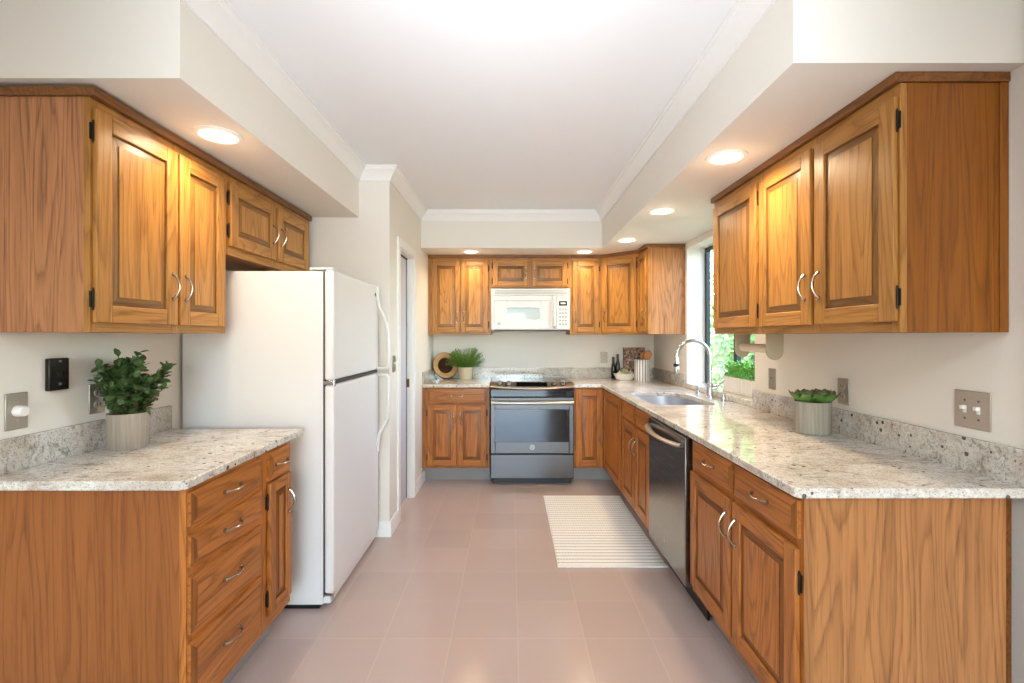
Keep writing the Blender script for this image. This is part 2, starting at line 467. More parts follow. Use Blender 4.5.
# soffits
SLX, SLY = -1.033, 1.467
SRX, SRY, SBY = 0.832, 1.386, 4.30
struct(MB().box(XL, SLX, SLY, YSTUB, ZS, ZC).build('wall_soffit_left', 'wall'))
struct(MB().prism([(SRX, SRY), (XR, SRY), (XR, YB), (XP, YB), (XP, SBY), (SRX, SBY)], ZS, ZC).build('wall_soffit_right', 'wall'))

# crown moulding swept round the tray of the ceiling
def sweep(path, prof):
    bm = MB(); rings = []
    n = len(path)
    for i, p in enumerate(path):
        p = Vector(p)
        def nrm(a, b):
            d = (Vector(b)-Vector(a)).normalized(); return Vector((d.y, -d.x))
        if i == 0: m = nrm(path[0], path[1])
        elif i == n-1: m = nrm(path[-2], path[-1])
        else:
            a = nrm(path[i-1], path[i]); c = nrm(path[i], path[i+1]); m = (a+c)/(1+a.dot(c))
        rings.append([bm.bm.verts.new((p.x+m.x*q, p.y+m.y*q, z)) for q, z in prof])
    k = len(prof)
    for a, b in zip(rings, rings[1:]):
        for j in range(k):
            bm.bm.faces.new((a[j], a[(j+1) % k], b[(j+1) % k], b[j]))
    bm.bm.faces.new(rings[0]); bm.bm.faces.new(rings[-1])
    return bm
prof = [(0, ZC), (0, ZC-0.088), (0.010, ZC-0.088), (0.014, ZC-0.074), (0.020, ZC-0.066), (0.028, ZC-0.052), (0.042, ZC-0.036), (0.056, ZC-0.026),
        (0.058, ZC-0.016), (0.066, ZC-0.010), (0.066, ZC)]
struct(sweep([(SLX, SLY), (SLX, YSTUB), (XP, YSTUB), (XP, SBY), (SRX, SBY), (SRX, SRY)], prof).build('trim_1', 'trim'))
# baseboards
bprof = [(0, 0), (0.014, 0), (0.014, 0.085), (0.008, 0.10), (0, 0.10)]
struct(sweep([(-0.93, YSTUB), (XP, YSTUB), (XP, DY0-0.065)], bprof).build('baseboard_left', 'trim'))
struct(sweep([(XP, DY1+0.065), (XP, 4.455)], bprof).build('baseboard_pantry', 'trim'))
# casing at the near end of the right wall
struct(MB().box(XR-0.02, XR, 1.22, 1.355, 0, ZC-0.1).build('trim_2', 'trim', bevel=0.004))

# pantry door
d1 = struct(thing('door_1', 'narrow pale grey pantry door in the wall beyond the refrigerator', 'door', (XP, DY0, 0)))
w = DY1-DY0
b = MB()
b.box(0, 0.014, -0.062, 0, 0, DZ+0.062).box(0, 0.014, w, w+0.062, 0, DZ+0.062).box(0, 0.014, 0, w, DZ, DZ+0.062)
b.box(-0.12, 0, 0, 0.012, 0, DZ).box(-0.12, 0, w-0.012, w, 0, DZ).box(-0.12, 0, 0.012, w-0.012, DZ-0.012, DZ)
b.build('casing', 'trim', d1, bevel=0.002)
b = MB().box(-0.088, -0.053, 0.014, w-0.024, 0.008, DZ-0.02)
sl = b.build('slab', 'door_paint', d1, bevel=0.002)
MB().box(-0.090, -0.050, w-0.024, w-0.0125, 0.004, DZ-0.014).build('door_gap', 'black', d1)
MB().box(-0.05, -0.028, w-0.0145, w-0.011, 0.93, 1.0).build('strike_plate', 'latch', d1)
MB().box(-0.062, -0.045, 0.013, w-0.013, DZ-0.022, DZ-0.012).build('track', 'black', d1)

# sink window
win = struct(thing('window_1', 'dark framed sliding window above the sink', 'window', (1.675, WY0, WZ0)))
ww = WY1-WY0; wh = 2.115-WZ0
b = MB(); f = 0.03
b.box(0, 0.035, 0, f, 0, wh).box(0, 0.035, ww-f, ww, 0, wh).box(0, 0.035, f, ww-f, 0, f).box(0, 0.035, f, ww-f, wh-f, wh)
b.box(-0.004, 0.03, 0.555, 0.60, f, wh-f)
b.build('frame', 'frame_dark', win, bevel=0.002)
MB().box(0.016, 0.020, f, 0.556, f, wh-f).build('pane', 'glass', win)
MB().box(0.022, 0.026, 0.59, ww-f, f, wh-f).build('pane', 'glass', win)
MB().box(-0.155, 0.045, 0, ww, wh, WZ1-WZ0).build('head_lining', 'wall', win)
struct(MB().box(1.503, 1.675, WY0+0.001, WY1-0.001, 0.9145, 0.955).build('window_sill', 'granite', bevel=0.004))

# ------------------------------------------------------------------ cabinet kit (local frame: x to the viewer's right, y into the cabinet, z up)
def make_handle_mesh():
    b = MB(); pts = []
    for i in range(13):
        t = i/12.0; a = t*PI
        pts.append((0, -0.004-0.024*math.sin(a)**0.8, -0.048+0.096*t))
    rr = [0.0048-0.0014*math.sin(i/12.0*PI) for i in range(13)]
    b.tube(pts, rr, 8)
    b.cyl((0, 0, -0.048), (0, -0.006, -0.048), 0.0075, 10).cyl((0, 0, 0.048), (0, -0.006, 0.048), 0.0075, 10)
    o = b.build('handle', 'nickel'); me = o.data; bpy.data.objects.remove(o); return me
HANDLE = make_handle_mesh()
def make_hinge_mesh():
    b = MB(); b.box(-0.007, 0.004, -0.004, 0.0, -0.026, 0.026); b.cyl((0.004, -0.004, -0.03), (0.004, -0.004, 0.03), 0.0042, 8)
    b.cyl((0.004, -0.004, 0.03), (0.004, -0.004, 0.036), 0.003, 8); b.cyl((0.004, -0.004, -0.036), (0.004, -0.004, -0.03), 0.003, 8)
    o = b.build('hinge', 'iron'); me = o.data; bpy.data.objects.remove(o); return me
HINGE = make_hinge_mesh()
def put(name, mesh, parent, loc, rot=(0, 0, 0)):
    o = bpy.data.objects.new(name, mesh); C.objects.link(o); o.parent = parent; o.location = loc; o.rotation_euler = rot
    return o

T = 0.018
def raised_panel(w, h, horiz=False, slope=0.030):
    # raised field with sloped edges inside a groove; end-grain slopes take more stain
    b = MB(); g = 0.004
    for x0_, x1_, z0_, z1_ in ((0, w, -0.001, 0.0028), (0, w, h-0.0028, h+0.001), (-0.001, 0.0028, 0, h), (w-0.0028, w+0.001, 0, h)):
        b.box(x0_, x1_, 0.0088, 0.012, z0_, z1_, 1)
    o = [(0, 0), (w, 0), (w, h), (0, h)]
    i = [(slope, slope), (w-slope, slope), (w-slope, h-slope), (slope, h-slope)]
    yo, yi, yb = 0.0105, 0.003, 0.015
    vo = [b.bm.verts.new((x, yo, z)) for x, z in o]; vi = [b.bm.verts.new((x, yi+0.0022, z)) for x, z in i]
    vf = [b.bm.verts.new((x, yi, z)) for x, z in i]; vb = [b.bm.verts.new((x, yb, z)) for x, z in o]
    for k in range(4):
        j = (k+1) % 4
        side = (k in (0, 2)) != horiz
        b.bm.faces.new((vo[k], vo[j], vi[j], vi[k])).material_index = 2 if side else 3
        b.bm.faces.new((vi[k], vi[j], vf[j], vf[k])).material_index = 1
        b.bm.faces.new((vb[k], vb[j], vo[j], vo[k])).material_index = 1
    b.bm.faces.new(vf).material_index = 0; b.bm.faces.new(vb)
    return b

def door(root, x0, x1, z0, z1, handle=None, hinge=None, hz=None, rotz=0.0, origin=None, stile=0.058, hinge_z=None):
    w, h = x1-x0, z1-z0
    loc = (x0, -T, z0) if origin is None else origin
    b = MB(); s = stile
    b.box(0, s, 0, T, 0, h, 0).box(w-s, w, 0, T, 0, h, 0).box(s, w-s, 0, T, 0, s, 1).box(s, w-s, 0, T, h-s, h, 1)
    # dark routed lip round the opening
    d = b.build('door', oak('v', 'h'), root, loc, bevel=0.0035, rotz=rotz)
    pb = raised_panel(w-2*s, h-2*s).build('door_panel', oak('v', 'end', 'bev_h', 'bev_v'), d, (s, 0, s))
    if handle:
        hx = 0.030 if handle == 'l' else w-0.030
        put('handle', HANDLE, d, (hx, 0, hz if hz is not None else 0.15))
    if hinge:
        xx = -0.004 if hinge == 'l' else w+0.004
        for zz in (hinge_z or (0.075, h-0.075)):
            put('hinge', HINGE, d, (xx, T-0.001, zz), (0, 0, 0) if hinge == 'l' else (0, PI, 0))
    return d

def drawer(root, x0, x1, z0, z1, handle=True, rotz=0.0, origin=None):
    w, h = x1-x0, z1-z0
    loc = (x0, -T, z0) if origin is None else origin
    b = MB(); e = 0.022
    yo, yi = 0.006, 0.0
    o = [(0, 0), (w, 0), (w, h), (0, h)]; i = [(e, e), (w-e, e), (w-e, h-e), (e, h-e)]
    vb = [b.bm.verts.new((x, T, z)) for x, z in o]; vo = [b.bm.verts.new((x, yo, z)) for x, z in o]
    vi = [b.bm.verts.new((x, yi+0.002, z)) for x, z in i]; vf = [b.bm.verts.new((x, yi, z)) for x, z in i]
    for k in range(4):
        j = (k+1) % 4
        b.bm.faces.new((vb[k], vb[j], vo[j], vo[k])).material_index = 0
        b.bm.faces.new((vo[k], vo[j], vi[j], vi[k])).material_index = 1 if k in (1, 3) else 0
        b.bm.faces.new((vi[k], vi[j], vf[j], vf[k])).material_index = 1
    b.bm.faces.new(vf); b.bm.faces.new(vb)
    d = b.build('drawer', oak('h', 'bev_v'), root, loc, rotz=rotz)
    if handle: put('handle', HANDLE, d, (w/2, 0, h/2), (0, PI/2, 0))
    return d

def carcass(root, W, D, z0, z1, stiles, rails, toe=False, side='oak_panel', sidemat_left=None):
    """box behind a face frame; stiles are (x0,x1), rails are (x0,x1,z0,z1)"""
    b = MB().box(0, W, 0.020, D, z0, z1)
    if toe: b.box(0.0, W, 0.10, D, 0.0, z0)
    b.build('carcass', side, root, bevel=0.001)
    f = MB()
    for x0, x1 in stiles: f.box(x0, x1, 0, 0.0205, z0, z1, 0)
    for x0, x1, a, c in rails: f.box(x0, x1, 0.0004, 0.0205, a, c, 1)
    f.build('face_frame', oak('v', 'h'), root, bevel=0.001)
    if toe: MB().box(0, W, 0.094, 0.0995, 0.0, z0-0.002).build('toe_kick', 'toe', root)

def crown(root, W, z0, z1, left_end=0, right_end=0, D=0.3, out=0.02):
    """flat strip along the top front, returning along an exposed end"""
    b = MB().box(-0.009*left_end, W+0.009*right_end, -out, 0.0, z0, z1)
    if left_end: b.box(-0.009, 0.0, 0.0, D, z0, z1)
    if right_end: b.box(W, W+0.009, 0.0, D, z0, z1)
    b.build('crown_moulding', 'oak_crown', root, bevel=0.002)

G_UP, G_LO = 'oak wall cabinets round the kitchen', 'oak base cabinets round the kitchen'
R90 = PI/2
# --- left side, wall cabinets
c = thing('wall_cabinet', 'oak wall cabinet with two doors, above the leafy pot on the left counter', 'cabinet', (-1.345, 1.50, 1.3716), R90, G_UP)
carcass(c, 0.712, 0.304, 0, 0.7534, [(0, 0.03), (0.36, 0.40), (0.682, 0.712)], [(0.03, 0.682, 0, 0.045), (0.03, 0.682, 0.70, 0.7534)], side='oak_brown')
door(c, 0.008, 0.375, 0.032, 0.72, 'r', 'l'); door(c, 0.388, 0.688, 0.032, 0.72, 'l', None)
crown(c, 0.712, 0.7534, 0.7844, 1, 0, 0.304)
c = thing('wall_cabinet', 'shallow oak wall cabinet with two small doors above the white refrigerator', 'cabinet', (-1.345, 2.213, 1.746), R90, G_UP)
carcass(c, 0.918, 0.304, 0, 0.379, [(0, 0.03), (0.435, 0.485), (0.888, 0.918)], [(0.03, 0.888, 0, 0.05), (0.03, 0.888, 0.335, 0.379)])
door(c, 0.020, 0.446, 0.041, 0.346, 'r', 'l', 0.14, hinge_z=(0.075, 0.23)); door(c, 0.474, 0.872, 0.041, 0.346, 'l', None, 0.14)
crown(c, 0.918, 0.379, 0.410)
# --- right side, wall cabinets
c = thing('wall_cabinet', 'large oak wall cabinet with two doors, above the succulent pot on the right', 'cabinet', (1.19, 2.243, 1.3716), -R90, G_UP)
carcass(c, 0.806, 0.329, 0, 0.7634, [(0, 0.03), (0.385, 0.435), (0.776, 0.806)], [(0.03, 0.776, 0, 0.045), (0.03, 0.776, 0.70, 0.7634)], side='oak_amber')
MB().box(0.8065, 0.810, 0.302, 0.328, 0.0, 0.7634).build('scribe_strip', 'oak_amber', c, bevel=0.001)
door(c, 0.016, 0.398, 0.033, 0.725, 'r', None); door(c, 0.424, 0.800, 0.033, 0.725, 'l', 'r')
crown(c, 0.806, 0.7634, 0.7930, 0, 1, 0.329)
c = thing('wall_cabinet', 'single door oak wall cabinet beside the sink window, paper roll holder below it', 'cabinet', (1.19, 2.746, 1.3716), -R90, G_UP)
carcass(c, 0.508, 0.329, 0, 0.7634, [(0, 0.03), (0.478, 0.508)], [(0.03, 0.478, 0, 0.045), (0.03, 0.478, 0.70, 0.7634)])
door(c, 0.018, 0.490, 0.033, 0.725, 'l', 'r')
crown(c, 0.508, 0.7634, 0.7930, 1, 0, 0.329)
# --- back wall cabinets
YU = 4.67
ZB, HT = 1.376, 0.757
c = thing('wall_cabinet', 'oak wall cabinet with two tall doors above the fern and wooden bowl', 'cabinet', (XP+0.002, YU, ZB), 0, G_UP)
carcass(c, 0.622, 0.328, 0, HT, [(0, 0.045), (0.30, 0.34), (0.59, 0.622)], [(0.045, 0.59, 0, 0.04), (0.045, 0.59, 0.71, HT)])
door(c, 0.040, 0.318, 0.022, 0.728, 'r', None, 0.15, stile=0.05); door(c, 0.325, 0.597, 0.022, 0.728, 'l', 'r', 0.15, stile=0.05)
crown(c, 0.622, HT, 0.788)
c = thing('wall_cabinet', 'low oak wall cabinet with two small doors right above the white microwave', 'cabinet', (-0.20, YU, 1.84), 0, G_UP)
carcass(c, 0.784, 0.328, 0, 0.293, [(0, 0.025), (0.37, 0.415), (0.755, 0.784)], [(0.025, 0.755, 0, 0.03), (0.025, 0.755, 0.25, 0.293)])
door(c, 0.020, 0.378, 0.016, 0.264, 'r', 'l', 0.125, stile=0.05, hinge_z=(0.05, 0.2)); door(c, 0.408, 0.757, 0.016, 0.264, 'l', 'r', 0.125, stile=0.05, hinge_z=(0.05, 0.2))
crown(c, 0.784, 0.293, 0.324)
c = thing('wall_cabinet', 'narrow oak wall cabinet with one door between microwave and corner cabinet', 'cabinet', (0.585, YU, ZB), 0, G_UP)
carcass(c, 0.314, 0.328, 0, HT, [(0, 0.03), (0.28, 0.314)], [(0.03, 0.28, 0, 0.04), (0.03, 0.28, 0.71, HT)])
door(c, 0.024, 0.286, 0.022, 0.728, 'l', 'r', 0.15, stile=0.05)
crown(c, 0.314, HT, 0.788)
# diagonal corner cabinet
A = Vector((0.90, 4.67)); B = Vector((1.195, 4.40)); ang = math.atan2(B.y-A.y, B.x-A.x); L = (B-A).length
c = thing('corner_cabinet', 'diagonal oak corner wall cabinet, single door, above the cookbook', 'cabinet', (A.x, A.y, ZB), ang, G_UP)
inv = Matrix.Rotation(-ang, 2)
poly = [inv @ (Vector(p)-A) for p in ((0.90, 4.67), (1.195, 4.40), (1.518, 4.40), (1.518, 4.998), (0.90, 4.998))]
MB().prism(poly, 0, HT).build('carcass', 'oak_panel', c)
MB().box(0.002, 0.03, -0.001, 0.01, 0, HT).box(L-0.03, L-0.002, -0.001, 0.01, 0, HT).box(0.03, L-0.03, -0.0006, 0.01, 0, 0.04, 1).box(0.03, L-0.03, -0.0006, 0.01, 0.71, HT, 1).build('face_frame', oak('v', 'h'), c)
door(c, 0.016, L-0.018, 0.022, 0.728, 'l', 'r', 0.15, stile=0.055)
MB().box(-0.006, L+0.002, -0.02, 0.01, HT, 0.788).build('crown_moulding', 'oak_crown', c, bevel=0.002)
c = thing('wall_cabinet', 'narrow oak wall cabinet beyond the sink window with a plain end panel', 'cabinet', (1.195, 4.398, ZB), -R90, G_UP)
carcass(c, 0.298, 0.323, 0, HT, [(0, 0.025), (0.262, 0.298)], [(0.025, 0.262, 0, 0.04), (0.025, 0.262, 0.71, HT)])
door(c, 0.018, 0.268, 0.022, 0.728, 'r', None, 0.15, stile=0.05)
crown(c, 0.298, HT, 0.788, 0, 1, 0.323)

FIN = 'lower'
# --- base cabinets, left
ZT = 0.884
c = thing('base_cabinet', 'oak base cabinet with a stack of four drawers under the left counter', 'cabinet', (-1.01, 1.46, 0), R90, G_LO)
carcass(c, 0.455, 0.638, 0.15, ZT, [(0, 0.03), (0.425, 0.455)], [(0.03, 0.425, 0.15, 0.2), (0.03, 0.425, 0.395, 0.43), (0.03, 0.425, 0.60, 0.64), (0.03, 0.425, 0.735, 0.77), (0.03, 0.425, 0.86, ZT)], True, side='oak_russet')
for a, z in ((0.192, 0.396), (0.427, 0.606), (0.636, 0.737), (0.766, 0.872)): drawer(c, 0.006, 0.424, a, z)
c = thing('base_cabinet', 'very narrow oak base cabinet beside the refrigerator, one small drawer and one door', 'cabinet', (-1.01, 1.916, 0), R90, G_LO)
carcass(c, 0.232, 0.638, 0.15, ZT, [(0, 0.028), (0.20, 0.232)], [(0.028, 0.20, 0.15, 0.2), (0.028, 0.20, 0.74, 0.77), (0.028, 0.20, 0.86, ZT)], True)
drawer(c, 0.026, 0.204, 0.760, 0.874); door(c, 0.026, 0.212, 0.198, 0.748, 'r', 'l', 0.43, stile=0.045)
# --- base cabinets, right
c = thing('base_cabinet', 'oak base cabinet with two drawers over two doors, right of the dishwasher', 'cabinet', (0.868, 2.245, 0), -R90, G_LO)
carcass(c, 0.85, 0.615, 0.15, ZT, [(0, 0.03), (0.405, 0.45), (0.815, 0.85)], [(0.03, 0.815, 0.15, 0.2), (0.03, 0.815, 0.715, 0.755), (0.03, 0.815, 0.862, ZT)], True)
drawer(c, 0.030, 0.428, 0.752, 0.868); drawer(c, 0.442, 0.838, 0.752, 0.868)
door(c, 0.012, 0.416, 0.185, 0.722, 'r', None, 0.43); door(c, 0.436, 0.836, 0.185, 0.722, 'l', 'r', 0.43, hinge_z=(0.085, 0.435))
MB().box(0.8505, 0.853, 0.0, 0.03, 0.0, ZT).build('edge_strip', 'oak_panel', c)
MB().box(0.8505, 0.8525, 0.602, 0.615, 0.0, ZT).build('scribe_strip', 'oak_end_lower', c)
c = thing('base_cabinet', 'oak sink base cabinet with two doors, between dishwasher and the back corner', 'cabinet', (0.868, 3.64, 0), -R90, G_LO)
b = MB().box(0, 0.765, 0.020, 0.06, 0.1355, ZT).box(0, 0.018, 0.06, 0.642, 0.1355, 0.69).box(0.747, 0.765, 0.06, 0.642, 0.1355, ZT).box(0.018, 0.747, 0.06, 0.642, 0.1355, 0.155).box(0, 0.765, 0.10, 0.642, 0, 0.1355)
b.build('carcass', 'oak_panel', c)
f = MB()
for x0, x1 in ((0, 0.03), (0.385, 0.425), (0.735, 0.765)): f.box(x0, x1, 0, 0.0205, 0.1355, ZT, 0)
for a, z in ((0.1355, 0.19), (0.72, 0.76), (0.862, ZT)): f.box(0.03, 0.735, 0.0004, 0.0205, a, z, 1)
f.build('face_frame', oak('v', 'h'), c, bevel=0.001)
MB().box(0, 0.765, 0.094, 0.0995, 0, 0.133).build('toe_kick', 'toe', c)
drawer(c, 0.020, 0.394, 0.752, 0.868, False); drawer(c, 0.416, 0.744, 0.752, 0.868, False)
door(c, 0.020, 0.394, 0.165, 0.735, 'r', None, 0.43); door(c, 0.416, 0.744, 0.165, 0.735, 'l', None, 0.43)
# corner unit with a bi-fold door
c = thing('corner_base_cabinet', 'oak corner base cabinet with a folding two leaf door right of the range', 'cabinet', (0.585, 4.36, 0), 0, G_LO)
P = lambda x, y: (x-0.585, y-4.36)
MB().prism([P(0.585, 4.38), P(0.888, 4.38), P(0.888, 3.80), P(1.51, 3.80), P(1.51, 4.995), P(0.585, 4.995)], 0.1355, ZT).box(0.303, 0.925, -0.718, -0.56, 0.1355, 0.68).box(0.303, 0.32, -0.718, -0.56, 0.68, ZT).build('carcass', 'oak_panel', c)
f = MB().box(0, 0.03, 0, 0.0205, 0.1355, ZT).box(0.03, 0.283, 0.0004, 0.0205, 0.1355, 0.175, 1).box(0.03, 0.283, 0.0004, 0.0205, 0.86, ZT, 1)
f.box(0.283, 0.3035, -0.718, -0.68, 0.1355, ZT).box(0.2834, 0.3035, -0.68, 0.0, 0.1355, 0.175, 0).box(0.2834, 0.3035, -0.68, 0.0, 0.86, ZT, 0)
f.build('face_frame', oak('v', 'h'), c)
MB().box(0, 0.383, 0.094, 0.0995, 0, 0.133).box(0.377, 0.383, -0.716, 0.094, 0, 0.133).build('toe_kick', 'toe', c)
door(c, 0.014, 0.264, 0.155, 0.866)
door(c, 0, 0.67, 0.155, 0.866, rotz=-R90, origin=(0.283-T, -0.022, 0.155))
# back left base
c = thing('base_cabinet', 'oak base cabinet with one drawer and two doors, left of the range', 'cabinet', (XP+0.002, 4.36, 0), 0, G_LO)
carcass(c, 0.624, 0.632, 0.1355, ZT, [(0, 0.05), (0.30, 0.345), (0.59, 0.624)], [(0.05, 0.59, 0.1355, 0.18), (0.05, 0.59, 0.715, 0.75), (0.05, 0.59, 0.86, ZT)], True)
drawer(c, 0.049, 0.597, 0.743, 0.868)
door(c, 0.051, 0.318, 0.163, 0.722, 'r', 'l', 0.43, stile=0.052); door(c, 0.326, 0.595, 0.163, 0.722, 'l', 'r', 0.43, stile=0.052)

# ------------------------------------------------------------------ counters
G_CT = 'granite worktops'
def rrect(x0, x1, y0, y1, radii, n=8):
    pts = []
    for (cx, cy, sx, sy, a0), r in zip(((x0, y0, 1, 1, PI), (x1, y0, -1, 1, 1.5*PI), (x1, y1, -1, -1, 0), (x0, y1, 1, -1, 0.5*PI)), radii):
        for i in range(n+1):
            a = a0 + (PI/2)*i/n
            pts.append((cx+sx*r+r*math.cos(a), cy+sy*r+r*math.sin(a)))
    return pts
def slab(outer, holes, z0, z1):
    b = MB()
    def ring(pts):
        vs = [b.bm.verts.new((x, y, z1)) for x, y in pts]
        return [b.bm.edges.new((vs[i], vs[(i+1) % len(vs)])) for i in range(len(vs))]
    edges = ring(outer)
    for h in holes: edges += ring(h)
    r = bmesh.ops.triangle_fill(b.bm, use_beauty=True, use_dissolve=False, edges=edges)
    faces = [g for g in r['geom'] if isinstance(g, bmesh.types.BMFace)]
    ex = bmesh.ops.extrude_face_region(b.bm, geom=faces)
    bmesh.ops.translate(b.bm, vec=(0, 0, z0-z1), verts=[g for g in ex['geom'] if isinstance(g, bmesh.types.BMVert)])
    return b
ZW = 0.914
ct = slab([(XL+0.001, 1.44), (-1.015, 1.44), (-1.0, 1.455), (-1.0, 2.265), (XL+0.001, 2.265)], [], ZT, ZW).build('countertop', 'granite', bevel=0.005)
tag(ct, 'speckled granite worktop on the left side, leafy pot standing on it', 'countertop', G_CT)
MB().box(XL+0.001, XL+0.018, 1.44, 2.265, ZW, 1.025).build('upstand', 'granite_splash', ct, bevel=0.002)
ct = slab([(XP+0.001, 4.33), (-0.196, 4.33), (-0.196, 4.998), (XP+0.001, 4.998)], [], ZT, ZW).build('countertop', 'granite', bevel=0.005)
tag(ct, 'short granite worktop left of the range under the fern', 'countertop', G_CT)
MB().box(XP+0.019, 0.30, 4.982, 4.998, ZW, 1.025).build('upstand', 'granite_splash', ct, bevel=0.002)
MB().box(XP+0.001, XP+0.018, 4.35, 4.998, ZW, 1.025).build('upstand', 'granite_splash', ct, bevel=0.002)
SX0, SX1, SY0, SY1 = 0.925, 1.345, 3.04, 3.74
hole = rrect(SX0, SX1, SY0, SY1, (0.07, 0.07, 0.20, 0.13))
ct = slab([(0.582, 4.33), (0.825, 4.33), (0.835, 4.32), (0.835, 1.385), (0.847, 1.373), (XR-0.001, 1.373), (XR-0.001, 4.998), (0.582, 4.998)], [hole[::-1]], ZT, ZW).build('countertop', 'granite', bevel=0.004)
tag(ct, 'long granite worktop on the right with the sink cut into it', 'countertop', G_CT)
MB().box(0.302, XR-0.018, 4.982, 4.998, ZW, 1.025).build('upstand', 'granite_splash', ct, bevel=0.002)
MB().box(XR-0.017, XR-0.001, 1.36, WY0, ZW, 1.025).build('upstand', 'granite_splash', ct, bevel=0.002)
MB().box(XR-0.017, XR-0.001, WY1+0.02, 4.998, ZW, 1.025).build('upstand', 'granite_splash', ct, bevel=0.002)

# sink bowl
sk = thing('sink', 'stainless steel undermount sink set in the right counter', 'sink', ((SX0+SX1)/2, (SY0+SY1)/2, 0.70))
b = MB(); rings = []
cx, cy = (SX0+SX1)/2, (SY0+SY1)/2
for off, z in ((0.016, ZT-0.001), (-0.006, ZT-0.001), (-0.008, ZT-0.02), (-0.012, 0.75), (-0.022, 0.722), (-0.05, 0.712)):
    rr = [max(0.02, q+off) for q in (0.07, 0.07, 0.20, 0.13)]
    rings.append([b.bm.verts.new((x-cx, y-cy, z-0.70)) for x, y in rrect(SX0-off, SX1+off, SY0-off, SY1+off, rr)])
for a, d in zip(rings, rings[1:]):
    n = len(a)
    for i in range(n): b.bm.faces.new((a[i], a[(i+1) % n], d[(i+1) % n], d[i]))
b.bm.faces.new(rings[-1])
b.build('bowl', 'sink_steel', sk)
MB().lathe([(0.0, 0.0145), (0.03, 0.0145), (0.045, 0.018), (0.052, 0.0125)], 24, (0.02, 0.05, 0)).build('drain', 'chrome', sk)

# faucet
fx, fy = 1.44, 3.40
fc = thing('faucet', 'tall chrome gooseneck faucet with pull-down spray head at the sink', 'faucet', (fx, fy, ZW))
b = MB().lathe([(0, 0), (0.029, 0), (0.029, 0.006), (0.023, 0.012), (0.021, 0.10), (0.017, 0.11), (0, 0.11)], 24)
b.build('base', 'chrome', fc)
r = 0.122; pts = [(0, 0, 0.10), (0, 0, 0.2), (0, 0, 0.275)]
for i in range(1, 17):
    a = PI*i/16
    pts.append((-r+r*math.cos(a), 0, 0.29+r*math.sin(a)))
MB().tube(pts, 0.0125, 14).build('spout', 'chrome', fc)
MB().lathe([(0, 0), (0.017, 0), (0.0185, 0.01), (0.018, 0.05), (0.0155, 0.06), (0.0155, 0.10), (0.013, 0.115), (0, 0.115)], 20, (-2*r, 0, 0.175)).build('spray_head', 'chrome', fc)
MB().lathe([(0.0188, 0), (0.0192, 0.002), (0.0192, 0.02), (0.0188, 0.022)], 20, (-2*r, 0, 0.225)).build('spray_button_band', 'black', fc)
b = MB().cyl((0.015, -0.005, 0.07), (0.04, -0.012, 0.075), 0.014, 14).tube([(0.038, -0.012, 0.076), (0.062, -0.03, 0.10), (0.088, -0.05, 0.135)], [0.008, 0.007, 0.005], 10)
b.build('lever', 'chrome', fc)
sd = thing('soap_dispenser', 'small chrome soap pump on the counter behind the far side of the sink', 'soap dispenser', (1.45, 3.64, ZW))
b = MB().lathe([(0, 0), (0.022, 0), (0.022, 0.005), (0.015, 0.01), (0.015, 0.03), (0.009, 0.034), (0.009, 0.052), (0.016, 0.055), (0.016, 0.066), (0, 0.068)], 18)
b.build('pump', 'chrome', sd)
MB().tube([(0, 0, 0.06), (-0.03, 0, 0.064), (-0.055, 0, 0.056)], [0.006, 0.005, 0.004], 8).build('nozzle', 'chrome', sd)
ag = thing('air_gap_cap', 'small chrome cylinder cap on the counter to the right of the faucet', 'faucet fitting', (1.455, 3.22, ZW))
MB().lathe([(0, 0), (0.021, 0), (0.021, 0.004), (0.017, 0.006), (0.017, 0.05), (0.014, 0.056), (0, 0.057)], 18).build('cap', 'chrome', ag)

# ------------------------------------------------------------------ appliances
def badge(parent, loc, r, mat='steel_light', rot=(0, 0, 0)):
    b = MB(); q = Matrix.Rotation(PI/2, 3, 'X')
    b.lathe([(r*0.82, 0), (r, 0), (r, 0.0012), (r*0.82, 0.0012), (r*0.82, 0)], 20, rot=q)
    pts = [(r*0.55*math.cos(a)*(0.35+0.65*t), -0.0007, r*0.55*math.sin(a)*(0.35+0.65*t)) for t, a in [(i/14.0, i/14.0*4.6*PI/2+0.4) for i in range(15)]]
    b.tube(pts, r*0.085, 6)
    o = b.build('badge', mat, parent, loc); o.rotation_euler = rot; return o

# refrigerator: front looks +x
fr = thing('refrigerator', 'tall white top-freezer refrigerator on the left', 'refrigerator', (-0.935, 2.335, 0), R90)
FW = 0.80
MB().box(0, FW, 0.0, 0.700, 0.022, 1.683).build('case', 'white_app', fr, bevel=0.006)
MB().box(0.006, FW-0.006, -0.006, 0.0, 0.06, 1.68).build('gasket', 'dark_gap', fr)
MB().box(0.0, FW, -0.052, -0.006, 1.138, 1.690).build('freezer_door', 'white_app', fr, bevel=0.014, seg=4)
MB().box(0.0, FW, -0.052, -0.006, 0.075, 1.116).build('fridge_door', 'white_app', fr, bevel=0.014, seg=4)
MB().box(0.01, FW-0.01, -0.035, 0.02, 0.025, 0.068).build('kick_grille', 'white_app', fr, bevel=0.003)
MB().box(0.01, FW-0.02, 0.02, 0.66, 0.0, 0.022).build('feet_rail', 'black', fr)
MB().box(0.004, 0.075, -0.045, 0.07, 1.690, 1.702).build('hinge_cover', 'white_app', fr, bevel=0.004)
MB().box(0.003, FW-0.02, -0.049, -0.008, 1.119, 1.135).build('divider', 'dark_gap', fr)
MB().box(-0.004, 0.035, -0.050, -0.004, 1.1165, 1.1375).cyl((0.016, -0.05, 1.108), (0.016, -0.05, 1.146), 0.008, 12).build('middle_hinge', 'chrome', fr, bevel=0.002)
